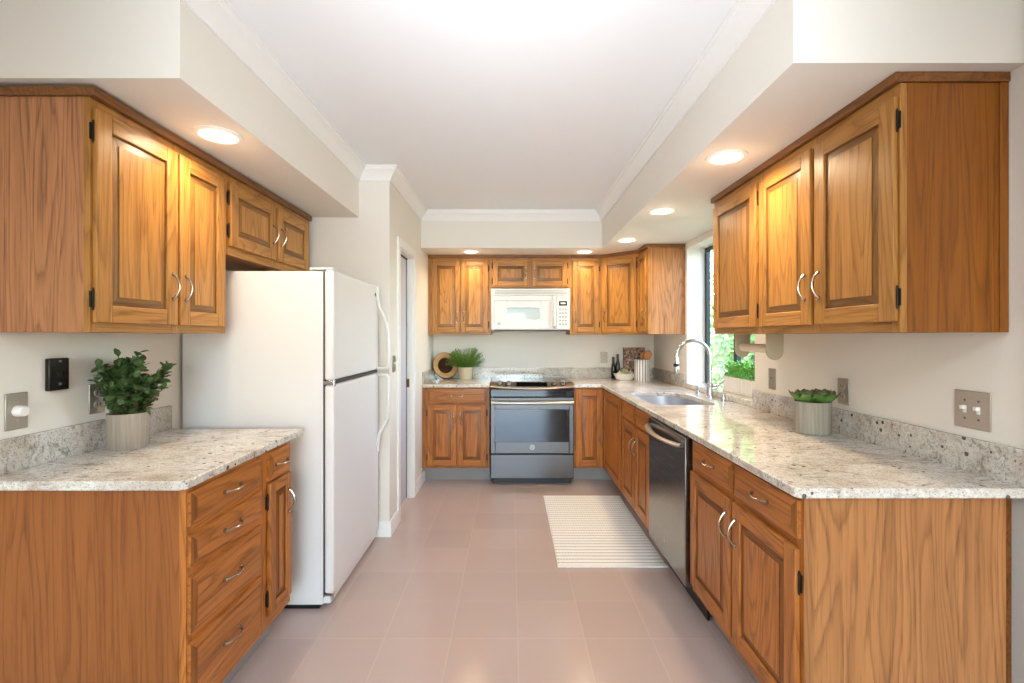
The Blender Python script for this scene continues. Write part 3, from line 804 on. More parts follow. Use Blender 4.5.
MB().box(0.002, 0.035, -0.046, -0.004, 0.066, 0.0745).cyl((0.012, -0.044, 0.045), (0.012, -0.044, 0.08), 0.006, 10).build('lower_hinge', 'steel_light', fr)
hx = FW-0.030
def fridge_handle(pts):
    return MB().tube(pts, 0.013, 10, sx=0.95, sy=0.8).build('handle', 'white_plastic', fr)
fridge_handle([(hx, -0.055, 1.685), (hx, -0.057, 1.60), (hx, -0.066, 1.55), (hx, -0.092, 1.50), (hx, -0.116, 1.44), (hx, -0.126, 1.36), (hx, -0.128, 1.25), (hx, -0.126, 1.17), (hx, -0.115, 1.148), (hx, -0.05, 1.146)])
fridge_handle([(hx, -0.05, 1.106), (hx, -0.115, 1.104), (hx, -0.126, 1.08), (hx, -0.128, 1.0), (hx, -0.126, 0.90), (hx, -0.116, 0.82), (hx, -0.092, 0.765), (hx, -0.066, 0.72), (hx, -0.057, 0.68), (hx, -0.055, 0.60)])
badge(fr, (FW-0.075, -0.0522, 1.63), 0.013, 'steel')

# range
rg = thing('range', 'slate steel slide-in electric range on the back wall', 'range', (-0.19, 4.30, 0), 0)
RW = 0.765
MB().box(0.004, RW-0.004, 0.004, 0.675, 0.055, 0.903).build('body', 'black', rg)
MB().box(0.03, RW-0.03, 0.05, 0.60, 0.0, 0.055).build('base', 'black', rg)
MB().box(-0.003, RW+0.003, 0.02, 0.68, 0.904, 0.921).build('cooktop', 'black_glass', rg, bevel=0.003)
b = MB(); n = 16; rows = []
for i in range(n+1):
    t = i/n; u = 0.0+RW*t; bow = 1-(2*t-1)**2
    rows.append([b.bm.verts.new(p) for p in ((u, 0.075, 0.9365), (u, 0.055, 0.938), (u, -0.012-0.042*bow, 0.903-0.012*bow), (u, -0.014-0.044*bow, 0.893-0.014*bow), (u, 0.0, 0.872-0.01*bow), (u, 0.075, 0.90))])
for a, d in zip(rows, rows[1:]):
    for k in range(6): b.bm.faces.new((a[k], a[(k+1) % 6], d[(k+1) % 6], d[k]))
b.bm.faces.new(rows[0]); b.bm.faces.new(rows[-1])
cp = b.build('control_panel', 'panel_steel', rg)
def on_panel(u, t):
    bow = 1-(2*u/RW-1)**2
    p0 = Vector((u, 0.055, 0.938)); p1 = Vector((u, -0.012-0.042*bow, 0.903-0.012*bow))
    nn = (p1-p0).cross(Vector((1, 0, 0))).normalized()
    if nn.z < 0: nn = -nn
    return p0.lerp(p1, t), nn
for u in (0.086, 0.167, 0.583, 0.665):
    p, nn = on_panel(u, 0.5)
    b = MB().cyl(p, p+nn*0.005, 0.029, 20, mat=1).cyl(p+nn*0.005, p+nn*0.032, 0.022, 20, r1=0.018)
    b.build('knob', ['steel_light', 'black'], cp)
pts = []
for u, t in ((0.24, 0.15), (0.52, 0.15), (0.52, 0.85), (0.24, 0.85)):
    p, nn = on_panel(u, t); pts.append(p+nn*0.0025)
pl = []
for u, t in ((0.24, 0.15), (0.52, 0.15), (0.52, 0.85), (0.24, 0.85)):
    p, nn = on_panel(u, t); pl.append(p-nn*0.001)
b = MB(); A1 = [b.bm.verts.new(p) for p in pts]; A2 = [b.bm.verts.new(p) for p in pl]
b.bm.faces.new(A1); b.bm.faces.new(A2)
for k in range(4): b.bm.faces.new((A1[k], A1[(k+1) % 4], A2[(k+1) % 4], A2[k]))
b.build('display', 'black_glass', cp)
MB().box(0.004, RW-0.004, -0.012, 0.004, 0.806, 0.875).build('upper_fascia', 'black_glass', rg, bevel=0.003)
x0, x1, z0, z1 = 0.046, 0.719, 0.397, 0.692
b = MB().box(0.005, x0, -0.032, 0.004, 0.293, 0.80).box(x1, RW-0.005, -0.032, 0.004, 0.293, 0.80).box(x0, x1, -0.032, 0.004, 0.293, z0).box(x0, x1, -0.032, 0.004, z1, 0.80)
dr = b.build('oven_door', 'steel', rg, bevel=0.004)
MB().box(x0-0.001, x1+0.001, -0.0305, -0.02, z0-0.001, z1+0.001).build('oven_window', 'oven_glass', dr)
b = MB(); hp = [(0.012+(RW-0.024)*i/12.0, -0.070-0.012*math.sin(PI*i/12.0), 0.757) for i in range(13)]
b.tube(hp, 0.0145, 12, sx=1.0, sy=0.8).cyl((0.035, -0.03, 0.757), (0.035, -0.068, 0.757), 0.011, 10).cyl((RW-0.035, -0.03, 0.757), (RW-0.035, -0.068, 0.757), 0.011, 10)
b.build('handle', 'steel_light', dr)
badge(dr, (RW/2, -0.0325, 0.35), 0.022)
MB().box(0.005, RW-0.005, -0.030, 0.004, 0.066, 0.282).build('drawer', 'steel', rg, bevel=0.004)

# microwave
mw = thing('microwave', 'white over-the-range microwave hung under the low cabinet', 'microwave', (-0.196, 4.60, 1.42), 0)
MWW = 0.774
MB().box(0, MWW, 0.012, 0.395, 0, 0.402).build('case', 'white_app', mw, bevel=0.004)
b = MB().box(0.0, MWW, -0.004, 0.012, 0.335, 0.404)
vg = b.build('vent_grille', 'white_app', mw, bevel=0.004)
b = MB()
for k in range(3): b.box(0.035, MWW-0.03, -0.009, -0.004, 0.352+0.015*k, 0.3575+0.015*k)
b.build('louvers', 'grey_line', vg)
wx0, wx1, wz0, wz1 = 0.155, 0.480, 0.099, 0.216
dl = MB().box(0.004, wx0, -0.022, 0.012, 0.008, 0.328).box(wx1, 0.594, -0.022, 0.012, 0.008, 0.328).box(wx0, wx1, -0.022, 0.012, 0.008, wz0).box(wx0, wx1, -0.022, 0.012, wz1, 0.328).build('door', 'white_app', mw, bevel=0.003)
MB().box(wx0-0.001, wx1+0.001, -0.020, -0.008, wz0-0.001, wz1+0.001).build('window', 'black_glass', dl)
b = MB().box(0.03, 0.56, -0.0245, -0.021, 0.282, 0.287).box(0.03, 0.034, -0.0245, -0.021, 0.05, 0.287)
b.build('door_line', 'grey_line', dl)
MB().tube([(0.617, -0.018, 0.32), (0.617, -0.045, 0.305), (0.617, -0.052, 0.26), (0.617, -0.052, 0.09), (0.617, -0.045, 0.045), (0.617, -0.018, 0.03)], 0.015, 10).build('handle', 'white_plastic', dl)
badge(dl, (0.078, -0.0225, 0.060), 0.014, 'steel')
kp = MB().box(0.640, MWW-0.004, -0.020, 0.012, 0.008, 0.328).build('control_panel', 'white_app', mw, bevel=0.003)
MB().box(0.664, 0.742, -0.0215, -0.019, 0.236, 0.280).build('display', 'black_glass', kp)
MB().box(0.678, 0.728, -0.0225, -0.0214, 0.250, 0.267).build('digits', 'display', kp)
b = MB()
for rr_ in range(5):
    for cc in range(3): b.box(0.664+0.028*cc, 0.684+0.028*cc, -0.0215, -0.019, 0.045+0.036*rr_, 0.064+0.036*rr_)
b.build('keypad', 'grey_line', kp)
MB().box(0.03, MWW-0.03, 0.03, 0.36, -0.008, 0.0).build('light_panel', 'black', mw)

# dishwasher
dw = thing('dishwasher', 'stainless dishwasher with an arched bar handle under the right counter', 'dishwasher', (0.868, 2.872, 0), -R90)
MB().box(0.004, 0.598, 0.03, 0.60, 0.10, 0.882).box(0.598, 0.626, 0.03, 0.60, 0.10, 0.882).build('tub', 'black', dw)
MB().box(0.0, 0.626, 0.07, 0.08, 0.0, 0.14).build('toe_panel', 'black', dw)
dd = MB().box(0.002, 0.598, -0.026, 0.03, 0.145, 0.868).build('door_panel', 'steel_dw', dw, bevel=0.004)
pts = []
for i in range(17):
    t = i/16.0
    pts.append((0.025+0.55*t, -0.034-0.048*math.sin(PI*t)**0.7, 0.822-0.006*math.sin(PI*t)))
MB().tube(pts, 0.015, 10, sx=0.65, sy=1.25).build('handle', 'steel_light', dd)
badge(dd, (0.30, -0.0263, 0.24), 0.012)

# ------------------------------------------------------------------ recessed lights
def recessed(loc, label, power, col=(1.0, 0.78, 0.52)):
    t = thing('recessed_light', label, 'ceiling light', loc, 0, 'recessed lights in the soffits')
    MB().lathe([(0.064, -0.003), (0.070, -0.009), (0.086, -0.004), (0.088, 0.0)], 32).build('trim_ring', 'trim', t)
    MB().lathe([(0.0, -0.012), (0.03, -0.011), (0.052, -0.008), (0.065, -0.002), (0.065, 0.0), (0, 0.0)], 32).build('lens', 'lens', t)
    return t
def lamp_light(parent, power, col):
    d = bpy.data.lights.new('lamp_light', 'AREA'); d.shape = 'DISK'; d.size = 0.11; d.energy = power; d.color = col; d.spread = math.radians(150)
    o = bpy.data.objects.new('lamp_light', d); C.objects.link(o); o.parent = parent; o.location = (0, 0, -0.02)
    d = bpy.data.lights.new('lamp_glow', 'POINT'); d.shadow_soft_size = 0.05; d.energy = power*0.08; d.color = col
    o = bpy.data.objects.new('lamp_glow', d); C.objects.link(o); o.parent = parent; o.location = (0, 0, -0.075)
first = recessed((-1.17, 1.88, ZS), 'round recessed light over the left wall cabinet', 1)
lamp_light(first, 4.6, (1.0, 0.77, 0.50))
for loc, lab, pw in (((0.966, 2.11, ZS), 'round recessed light beside the large two-door wall cabinet on the right', 6.5),
                     ((0.97, 3.02, ZS), 'round recessed light over the sink, middle of the right soffit row', 4.5),
                     ((0.97, 3.93, ZS), 'round recessed light at the far end of the right soffit, near the corner cabinet', 4.5),
                     ((-0.38, 4.47, ZS), 'round recessed light over the tall two-door cabinet on the back wall', 3.2),
                     ((0.70, 4.47, ZS), 'round recessed light over the narrow cabinet right of the microwave', 3.2)):
    t = copy_thing(first, loc, label=lab)
    for ch in list(t.children):
        if ch.type == 'LIGHT': bpy.data.objects.remove(ch)
    lamp_light(t, pw, (1.0, 0.77, 0.50))

# ------------------------------------------------------------------ wall plates (local: x along the wall, y into the wall, z up)
def plate(name, label, cat, loc, rotz, w, h, mat, group=None):
    t = thing(name, label, cat, loc, rotz, group)
    MB().box(-w/2, w/2, -0.006, 0.0, -h/2, h/2).build('cover_plate', mat, t, bevel=0.003)
    return t
G_OUT = 'metal outlet plates'
o1 = plate('outlet', 'metal double outlet plate on the left wall behind the leafy pot', 'outlet', (XL, 1.87, 1.112), R90, 0.072, 0.118, 'plate_steel', G_OUT)
for zz in (-0.024, 0.024):
    b = MB(); q = Matrix.Rotation(PI/2, 3, 'X')
    b.lathe([(0, 0.010), (0.017, 0.010), (0.0175, 0.005)], 20, (0, 0, zz), rot=q)
    s = b.build('socket', 'plate_tan', o1)
    MB().box(-0.008, -0.0055, -0.0108, -0.0098, zz-0.006, zz+0.007).box(0.0055, 0.008, -0.0108, -0.0098, zz-0.006, zz+0.007).build('slots', 'black', s)
copy_thing(o1, (XR, 2.145, 1.108), -R90, 'metal double outlet plate on the right wall behind the succulent pot')
copy_thing(o1, (0.99, YB, 1.13), 0, 'metal outlet plate on the back wall left of the dark bottles')
t = plate('dimmer_switch', 'metal dimmer plate with round white knob on the left wall', 'light switch', (XL, 1.565, 1.11), R90, 0.072, 0.122, 'plate_steel')
b = MB(); q = Matrix.Rotation(PI/2, 3, 'X')
b.lathe([(0, 0.034), (0.015, 0.034), (0.0175, 0.03), (0.0185, 0.008), (0.0185, 0.004)], 24, (0, 0, 0), rot=q); b.build('knob', 'white_plastic', t)
for zz in (-0.03, 0.03): MB().cyl((0, -0.0055, zz), (0, -0.0075, zz), 0.0035, 10).build('screw', 'steel_light', t)
t = thing('phone_jack', 'dark metal phone jack box on the left wall above the dimmer', 'phone jack', (XL, 1.70, 1.222), R90)
MB().box(-0.038, 0.038, -0.018, 0, -0.058, 0.058).build('cover_plate', 'plate_bronze', t, bevel=0.004)
MB().box(-0.010, 0.010, -0.0195, -0.0175, -0.012, 0.010).build('socket', 'black', t)
MB().cyl((0, -0.017, 0.047), (0, -0.0215, 0.047), 0.004, 10).cyl((0, -0.017, -0.035), (0, -0.0215, -0.035), 0.005, 10).build('stud', 'steel_light', t)
t = plate('light_switch', 'taupe double switch plate with two white toggles on the right wall', 'light switch', (XR, 1.545, 1.117), -R90, 0.122, 0.124, 'plate_tan')
for xx in (-0.023, 0.023):
    MB().box(xx-0.0055, xx+0.0055, -0.020, -0.005, 0.0, 0.013).box(xx-0.006, xx+0.006, -0.008, -0.005, -0.012, 0.013).build('toggle', 'white_plastic', t, bevel=0.001)
for xx in (-0.023, 0.023):
    for zz in (-0.03, 0.03): MB().cyl((xx, -0.0055, zz), (xx, -0.0072, zz), 0.0035, 8).build('screw', 'steel', t)
t = plate('light_switch', 'grey metal single switch plate on the right wall beside the window', 'light switch', (XR, 2.73, 1.112), -R90, 0.072, 0.122, 'plate_steel')
MB().box(-0.005, 0.005, -0.018, -0.005, -0.002, 0.011).build('toggle', 'plate_tan', t, bevel=0.001)
t = plate('light_switch', 'narrow grey switch plate beside the pantry door casing', 'light switch', (XP, 3.30, 1.165), R90, 0.072, 0.118, 'plate_steel')
MB().box(-0.005, 0.005, -0.018, -0.005, -0.002, 0.011).build('toggle', 'white_plastic', t, bevel=0.001)

# paper roll holder under the single door cabinet
ph = thing('paper_towel_holder', 'empty beige paper towel holder fixed under the right wall cabinet', 'paper towel holder', (1.296, 2.47, 1.3716), 0)
def lobe(y):
    w2, drop = 0.042, 0.088
    pts = [(-w2, 0.0), (-w2, -drop)] + [(-w2*math.cos(PI*i/14), -drop-w2*math.sin(PI*i/14)) for i in range(1, 14)] + [(w2, -drop), (w2, 0.0)]
    b = MB(); a = [b.bm.verts.new((x, y, z)) for x, z in pts]; d = [b.bm.verts.new((x, y+0.012, z)) for x, z in pts]
    b.bm.faces.new(a); b.bm.faces.new(d[::-1])
    for i in range(len(a)): b.bm.faces.new((a[i], a[(i+1) % len(a)], d[(i+1) % len(a)], d[i]))
    return b
lobe(-0.165).build('bracket', 'holder', ph, bevel=0.002); lobe(0.155).build('bracket', 'holder', ph, bevel=0.002)
MB().cyl((0, -0.155, -0.075), (0, 0.156, -0.075), 0.022, 20).build('roller', 'roller', ph)

# ------------------------------------------------------------------ rug
rg_o = thing('rug', 'cream ribbed woven cotton rug on the floor before the sink', 'rug', (0.275, 2.765, 0.0), 0)
RX, RY = 0.645, 1.20
b = MB(); ny, nx = 320, 2
rows = []
for j in range(ny+1):
    y = RY*j/ny
    hgt = 0.0055+0.0065*abs(math.sin(PI*y/0.042))
    if j in (0, ny): hgt = 0.001
    rows.append([b.bm.verts.new((x, y, z)) for x, z in ((0, 0.001), (0.004, hgt*0.8), (0.012, hgt), (RX-0.012, hgt), (RX-0.004, hgt*0.8), (RX, 0.001))])
for a, d in zip(rows, rows[1:]):
    for k in range(5): b.bm.faces.new((a[k], a[k+1], d[k+1], d[k]))
b.build('woven_field', 'rug', rg_o)
b = MB().box(-0.002, RX+0.002, -0.012, 0.012, 0.001, 0.011).box(-0.002, RX+0.002, RY-0.012, RY+0.012, 0.001, 0.011)
b.build('hem', 'planter_white', rg_o, bevel=0.004)

# ------------------------------------------------------------------ plants
def leaf(b, p, d, n, L, Wd, mat=0, cup=0.15, tip=1.0):
    d = d.normalized(); s = d.cross(n)
    if s.length < 1e-4: s = d.cross(Vector((0.3, 0.7, 0.2)))
    s.normalize(); n = s.cross(d).normalized()
    P0 = p; m1 = p+d*L*0.35+n*L*cup*0.5; m2 = p+d*L*0.72+n*L*cup*0.5; e = p+d*L
    v = [b.bm.verts.new(q) for q in (P0, m1+s*Wd*0.5, m2+s*Wd*0.42*tip, e, m2-s*Wd*0.42*tip, m1-s*Wd*0.5, m1-n*L*cup*0.35, m2-n*L*cup*0.35)]
    for f in ((0, 1, 6), (0, 6, 5), (1, 2, 7, 6), (5, 6, 7, 4), (2, 3, 7), (7, 3, 4)):
        b.bm.faces.new([v[i] for i in f]).material_index = mat
def rv():
    while True:
        v = Vector((random.uniform(-1, 1), random.uniform(-1, 1), random.uniform(-1, 1)))
        if 0.05 < v.length < 1: return v.normalized()

def pot(parent, r0, r1, h, mat, t=0.008, seg=40):
    MB().lathe([(0, 0), (r0*0.96, 0), (r0, 0.004), (r1, h), (r1-t, h), (r1-t-0.002, h-0.02), (0, h-0.02)], seg).build('pot', mat, parent)
    MB().lathe([(0, h-0.017), (r1-t-0.003, h-0.019)], 20).build('soil', 'soil', parent)

# leafy pot on the left counter
pl_ = thing('potted_plant', 'bushy dark green plant in a round cement pot on the left counter', 'potted plant', (-1.535, 1.885, ZW), 0)
pot(pl_, 0.066, 0.069, 0.14, 'pot_beige')
b = MB(); st = MB()
for k in range(54):
    a = random.uniform(0, 2*PI); rad = random.uniform(0, 1)**0.6
    top = Vector((0.150*rad*math.cos(a), 0.150*rad*math.sin(a), random.uniform(0.29, 0.385)-0.07*rad**2))
    if top.x < -0.066: top.x = -0.066 + random.uniform(0, 0.02)
    base = Vector((0.045*math.cos(a)*rad, 0.045*math.sin(a)*rad, 0.12))
    mid = base.lerp(top, 0.5)+Vector((0, 0, 0.02))
    pts = [base, mid, top]
    st.tube(pts, [0.0022, 0.0018, 0.001], 5)
    for q in range(18):
        t = 0.10+0.90*q/17.0
        p = base.lerp(mid, t*2) if t < 0.5 else mid.lerp(top, t*2-1)
        d = rv()*0.9+Vector((0.35*math.cos(a), 0.35*math.sin(a), 0.5))
        if p.x+d.normalized().x*0.03 < -0.088: d.x = abs(d.x)
        leaf(b, p, d, Vector((0, 0, 1))+rv()*0.5, random.uniform(0.028, 0.040), random.uniform(0.021, 0.029))
b.build('foliage', 'leaf_dark', pl_, fix=False); st.build('stems', 'stem', pl_)

# fern on the back counter
pf = thing('potted_plant', 'feathery bright green fern in a cream pot on the back counter', 'potted plant', (-0.468, 4.86, ZW), 0)
pot(pf, 0.066, 0.078, 0.125, 'pot_cream')
b = MB()
for k in range(230):
    a = random.uniform(0, 2*PI); el = math.asin(random.uniform(0.22, 0.995)); Lf = random.uniform(0.13, 0.165)+0.055*math.sin(el)**2
    d0 = Vector((math.cos(a)*math.cos(el), math.sin(a)*math.cos(el), math.sin(el)))
    p = Vector((0.03*math.cos(a), 0.03*math.sin(a), 0.115)); 
    for q in range(9):
        d = (d0+Vector((0, 0, -0.02*q))).normalized(); pn = p+d*Lf/9
        if pn.y > 0.115: pn.y = 0.115
        side = d.cross(Vector((0, 0, 1))); side = side.normalized() if side.length > 0.01 else Vector((1, 0, 0))
        for sg in (-1, 1):
            leaf(b, pn, d*0.7+side*sg+rv()*0.3, Vector((0, 0, 1)), 0.030, 0.009, 0, 0.05)
        leaf(b, p, d, Vector((0, 0, 1)), Lf/8, 0.003, 0, 0.0)
        p = pn
b.build('fronds', 'leaf_fern', pf, fix=False)

# succulent on the right counter
ps = thing('succulent', 'green rosette succulent in a ribbed grey pot on the right counter', 'potted plant', (1.388, 2.165, ZW), 0)
b = MB(); seg = 72; prof_ = [(0.0, 0.0), (0.070, 0.0), (0.0745, 0.006), (0.0755, 0.07), (0.075, 0.146), (0.068, 0.146), (0.066, 0.13), (0, 0.13)]
rings = []
for r, z in prof_:
    if r == 0: rings.append([b.bm.verts.new((0, 0, z))]); continue
    rings.append([b.bm.verts.new(((r*(1-(0.018 if i % 2 and r > 0.066 else 0)))*math.cos(2*PI*i/seg), (r*(1-(0.018 if i % 2 and r > 0.066 else 0)))*math.sin(2*PI*i/seg), z)) for i in range(seg)])
for a, d in zip(rings, rings[1:]):
    for i in range(seg):
        j = (i+1) % seg
        if len(a) == 1: b.bm.faces.new((a[0], d[j], d[i]))
        elif len(d) == 1: b.bm.faces.new((a[i], a[j], d[0]))
        else: b.bm.faces.new((a[i], a[j], d[j], d[i]))
b.build('pot', 'pot_grey', ps)
MB().lathe([(0, 0.134), (0.0665, 0.132)], 24).build('soil', 'soil', ps)
b = MB()
def fat_leaf(b, base, d, L, Wd, th, up=Vector((0, 0, 1))):
    d = d.normalized(); s = d.cross(up).normalized(); n = s.cross(d).normalized()
    prof = [(0.0, 0.35), (0.25, 0.8), (0.5, 1.0), (0.72, 0.92), (0.88, 0.6), (0.97, 0.22), (1.0, 0.02)]
    rings = []
    for t, w in prof:
        c = base+d*L*t+n*(L*0.22*t*t)
        rings.append([b.bm.verts.new(c+s*Wd*0.5*w*math.cos(2*PI*k/8)+n*th*0.5*w*math.sin(2*PI*k/8)) for k in range(8)])
    for i, (a, e) in enumerate(zip(rings, rings[1:])):
        for k in range(8): b.bm.faces.new((a[k], a[(k+1) % 8], e[(k+1) % 8], e[k])).material_index = 1 if i >= 4 else 0
    b.bm.faces.new(rings[-1]); b.bm.faces.new(rings[0][::-1])
for cx_, cy_, sc in ((-0.032, 0.0, 0.95), (0.03, -0.022, 1.0), (0.022, 0.035, 0.85)):
    for ring, (cnt, el, Ls) in enumerate(((7, 0.52, 0.096), (6, 0.90, 0.080), (4, 1.2, 0.056))):
        for k in range(cnt):
            a = 2*PI*k/cnt+ring*0.4+cx_*9
            fat_leaf(b, Vector((cx_, cy_, 0.130)), Vector((math.cos(a)*math.cos(el), math.sin(a)*math.cos(el), math.sin(el))), Ls*sc, 0.050*sc, 0.012*sc)
b.build('rosettes', ['leaf_succ', 'leaf_succ_tip'], ps)

# planter on the window sill
pp = thing('window_planter', 'whitewashed box planter of clipped green boxwood on the window sill', 'planter', (1.617, 3.235, 0.955), 0)
b = MB()
x0, x1, y0, y1, hh = -0.042, 0.042, -0.26, 0.26, 0.11
b.box(x0, x1, y0, y1, 0, 0.012).box(x0, x0+0.012, y0, y1, 0.012, hh).box(x1-0.012, x1, y0, y1, 0.012, hh).box(x0+0.012, x1-0.012, y0, y0+0.012, 0.012, hh).box(x0+0.012, x1-0.012, y1-0.012, y1, 0.012, hh)
b.build('box', 'planter_white', pp, bevel=0.004)
MB().box(x0+0.013, x1-0.013, y0+0.013, y1-0.013, 0.08, 0.095).build('soil', 'soil', pp)
b = MB()
for k in range(1500):
    y = random.uniform(-0.25, 0.25); x = random.uniform(-0.04, 0.034); z = 0.09+random.uniform(0, 1)**0.7*(0.105+0.018*math.sin(y*31)+0.012*math.sin(y*71))
    leaf(b, Vector((x, y, z)), rv()+Vector((0, 0, 0.7)), Vector((0, 0, 1))+rv()*0.6, random.uniform(0.016, 0.026), random.uniform(0.009, 0.014))
for v in b.bm.verts:
    if v.co.x > 0.052: v.co.x = 0.052
b.build('foliage', 'leaf_box', pp, fix=False)

# ------------------------------------------------------------------ back counter objects
# turned wooden bowl propped on its edge
bo = thing('wooden_bowl', 'pale turned wooden bowl with dark centre propped on its edge on the back counter', 'bowl', (-0.685, 4.885, ZW), 0)
q = Matrix.Rotation(math.radians(28), 3, 'Z') @ Matrix.Rotation(math.radians(90-14), 3, 'X')
cz = 0.138
prof_ = [(0, -0.035), (0.06, -0.035), (0.10, -0.018), (0.130, 0.004), (0.138, 0.012), (0.134, 0.018), (0.096, 0.010), (0.082, 0.008), (0.074, -0.010), (0.045, -0.022), (0, -0.026)]
b = MB(); b.lathe(prof_[:6], 48, (0, 0, cz), rot=q, mats=[0, 0, 0, 1, 1]); b.lathe(prof_[5:8], 48, (0, 0, cz), rot=q)
b.build('outer_bowl', ['wood_pale', 'bark'], bo)
q2 = q @ Matrix.Translation((0, 0, 0)).to_3x3()
MB().lathe(prof_[7:], 40, (0, 0, cz), rot=q).build('dark_well', 'wood_dark', bo)

# two dark bottles
def bottle(name, label, x, y, h):
    t = thing(name, label, 'bottle', (x, y, ZW), 0, 'dark bottles on the back counter')
    r = 0.023
    MB().lathe([(0, 0), (r*0.9, 0), (r, 0.006), (r, h*0.52), (r*0.85, h*0.62), (0.013, h*0.74), (0.011, h*0.92), (0.0135, h*0.925), (0.0135, h*0.95), (0, h*0.95)], 24).build('glass_body', 'bottle', t)
    MB().lathe([(0.0125, h*0.951), (0.0125, h), (0, h)], 16).build('stopper', 'black', t)
bottle('oil_bottle', 'dark glass bottle beside the cookbook, taller of the two', 1.120, 4.93, 0.255)
bottle('oil_bottle', 'shorter dark glass bottle at the left of the taller one', 1.080, 4.957, 0.225)

# cookbook leaning on the wall
ck = thing('cookbook', 'brown patterned cookbook standing upright against the back wall', 'book', (1.30, 4.945, ZW), 0)
tilt = Matrix.Rotation(math.radians(-5), 3, 'X')
def tbox(x0, x1, y0, y1, z0, z1):
    b = MB().box(x0, x1, y0, y1, z0, z1)
    for v in b.bm.verts: v.co = tilt @ v.co
    return b
tbox(-0.112, 0.112, -0.016, -0.012, 0.001, 0.325).build('front_cover', 'cover', ck); tbox(-0.112, 0.112, 0.008, 0.012, 0.001, 0.325).build('back_cover', 'cover', ck)
tbox(-0.108, 0.106, -0.012, 0.008, 0.004, 0.321).build('pages', 'paper', ck); tbox(-0.114, -0.111, -0.015, 0.011, 0.001, 0.325).build('spine', 'wood_dark', ck)

# white dish and its contents
ds = thing('serving_dish', 'white oblong ceramic dish holding garlic and pale fruit', 'dish', (1.155, 4.79, ZW), 0)
b = MB(); rings = []
for ox, oy, z in ((0.070, 0.040, 0.0), (0.080, 0.046, 0.004), (0.108, 0.064, 0.062), (0.103, 0.059, 0.062), (0.076, 0.043, 0.012), (0.05, 0.03, 0.009)):
    rings.append([b.bm.verts.new((x, y, z)) for x, y in rrect(-ox, ox, -oy, oy, [min(oy*0.75, 0.035)]*4, 5)])
for a, d in zip(rings, rings[1:]):
    n = len(a)
    for i in range(n): b.bm.faces.new((a[i], a[(i+1) % n], d[(i+1) % n], d[i]))
b.bm.faces.new(rings[0][::-1]); b.bm.faces.new(rings[-1])
b.build('dish_body', 'ceramic', ds)
gm = MB()
seg = 24; rings = []
for r, z in ((0.006, 0.0), (0.022, 0.003), (0.029, 0.014), (0.027, 0.026), (0.014, 0.037), (0.006, 0.046), (0.004, 0.056)):
    rings.append([gm.bm.verts.new((r*(1+0.07*math.cos(6*2*PI*i/seg))*math.cos(2*PI*i/seg), r*(1+0.07*math.cos(6*2*PI*i/seg))*math.sin(2*PI*i/seg), z)) for i in range(seg)])
for a, d in zip(rings, rings[1:]):
    for i in range(seg): gm.bm.faces.new((a[i], a[(i+1) % seg], d[(i+1) % seg], d[i]))
gm.bm.faces.new(rings[0][::-1]); gm.bm.faces.new(rings[-1])
G0 = tag(gm.build('garlic_bulb', 'garlic', None, (1.215, 4.78, ZW+0.045)), 'white garlic bulb at the right end of the white dish', 'garlic', 'garlic bulbs in the dish')
for (x, y, z), lab in (((1.103, 4.775, ZW+0.040), 'white garlic bulb at the left end of the white dish'), ((1.190, 4.82, ZW+0.052), 'white garlic bulb at the back of the white dish by the crock')):
    g = G0.copy(); C.objects.link(g); g.location = (x, y, z); g['label'] = lab
ar = thing('artichoke', 'pale green artichoke in the middle of the white dish', 'vegetable', (1.15, 4.785, ZW+0.045), 0)
b = MB()
for ring, (cnt, el, rr_, z) in enumerate(((9, 0.5, 0.014, 0.0), (8, 0.8, 0.012, 0.014), (7, 1.1, 0.008, 0.028), (4, 1.35, 0.003, 0.036))):
    for k in range(cnt):
        a = 2*PI*k/cnt+ring*0.35
        fat_leaf(b, Vector((rr_*math.cos(a), rr_*math.sin(a), z)), Vector((math.cos(a)*math.cos(el), math.sin(a)*math.cos(el), math.sin(el))), 0.034, 0.022, 0.006)
b.build('bracts', ['artichoke', 'garlic'], ar)
MB().lathe([(0, -0.004), (0.02, 0.0), (0.022, 0.02), (0.012, 0.04), (0, 0.045)], 16).build('heart', 'artichoke', ar)

# utensil crock
ux, uy = 1.305, 4.67
cr = thing('utensil_crock', 'white crock with grey vertical stripes on the back counter', 'crock', (ux, uy, ZW), 0)
MB().lathe([(0, 0), (0.074, 0), (0.078, 0.006), (0.078, 0.205), (0.074, 0.212), (0.069, 0.208), (0.069, 0.012), (0, 0.012)], 48).build('crock_body', 'stripes', cr)
def spoon(label, base, top, size):
    t = thing('wooden_spoon', label, 'wooden spoon', (ux+base[0], uy+base[1], ZW+0.013), 0, 'wooden spoons in the crock')
    v = Vector(top)-Vector(base)
    MB().tube([(0, 0, 0.004), v*0.5, v*0.86], [0.005, 0.005, 0.0045], 8).build('spoon_handle', 'wood_spoon', t)
    zz = v.normalized(); xx = Vector((0, 1, 0)).cross(zz).normalized(); yy = zz.cross(xx)
    qq = Matrix((xx, yy, zz)).transposed()
    b = MB(); b.lathe([(0.004, -0.05), (0.016, -0.036), (0.025, -0.012), (0.026, 0.008), (0.018, 0.026), (0, 0.034)], 20)
    for w_ in b.bm.verts:
        w_.co.y *= 0.28; w_.co *= size; w_.co = qq @ w_.co + v*0.98
    b.build('spoon_bowl', 'wood_spoon', t)
spoon('round wooden spoon leaning right out of the striped crock', (-0.03, -0.01, 0.013), (0.060, 0.005, 0.262), 1.45)
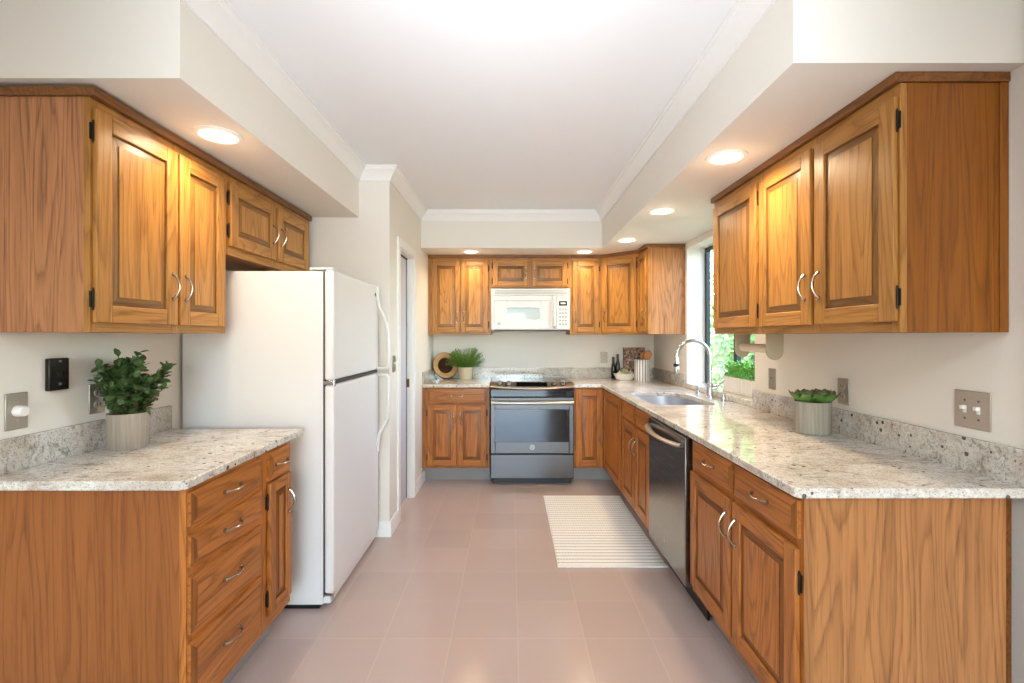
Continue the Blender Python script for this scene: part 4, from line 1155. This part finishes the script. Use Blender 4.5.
spoon('wooden spoon leaning back out of the striped crock behind the round one', (-0.02, 0.035, 0.013), (0.018, 0.055, 0.25), 0.9)

# ------------------------------------------------------------------ garden outside the sink window
struct(MB().box(1.9, 16, -4, 22, -0.4, -0.2).build('garden_ground', 'earth'))
b = MB()
for r_ in range(5):
    for k in range(26):
        off = 0.25*(r_ % 2)
        b.box(3.35+random.uniform(-0.02, 0.02), 3.65, 3.0+k*0.5+off+0.006, 3.0+(k+1)*0.5+off-0.006, -0.2+r_*0.22+0.005, -0.2+(r_+1)*0.22-0.005)
gw = struct(b.build('garden_wall', 'stone', bevel=0.012))
def shrub(label, x, y, z, rx, ry, rz, n, L):
    t = thing('garden_shrub', label, 'shrub', (x, y, -0.2), 0, 'shrubs outside the sink window')
    b = MB()
    for k in range(n):
        d = rv(); rad = random.uniform(0.55, 1.0)**0.5
        lump = 1+0.16*math.sin(d.x*7+x)*math.cos(d.z*6+y)
        p = Vector((d.x*rx*rad*lump, d.y*ry*rad*lump, z+0.2+d.z*rz*rad*lump))
        leaf(b, p, rv()+d*0.6, d+rv()*0.8, L*random.uniform(0.7, 1.3), L*0.55)
    b.build('foliage', 'leaf_out', t, fix=False)
    b = MB()
    for k in range(5):
        a = 2*PI*k/5
        b.tube([(0.05*math.cos(a), 0.05*math.sin(a), 0), (0.25*rx*math.cos(a), 0.25*ry*math.sin(a), (z+0.2)*0.6), (0.6*rx*math.cos(a), 0.6*ry*math.sin(a), z+0.2)], [0.04, 0.03, 0.012], 7)
    b.build('trunk', 'stem', t)
shrub('leafy light green shrub close outside the sink window', 2.75, 5.1, 1.15, 0.55, 0.75, 0.9, 5200, 0.075)
shrub('tall green shrub farther back behind the close one outside the window', 6.3, 10.8, 2.3, 1.7, 1.9, 2.1, 6000, 0.12)
shrub('broad green shrub showing between the near and far window mullions', 4.9, 6.9, 1.7, 1.3, 1.2, 1.6, 5200, 0.10)
shrub('large pale green shrub at the far end of the garden', 11.0, 17.2, 3.0, 3.0, 2.8, 3.2, 7000, 0.18)
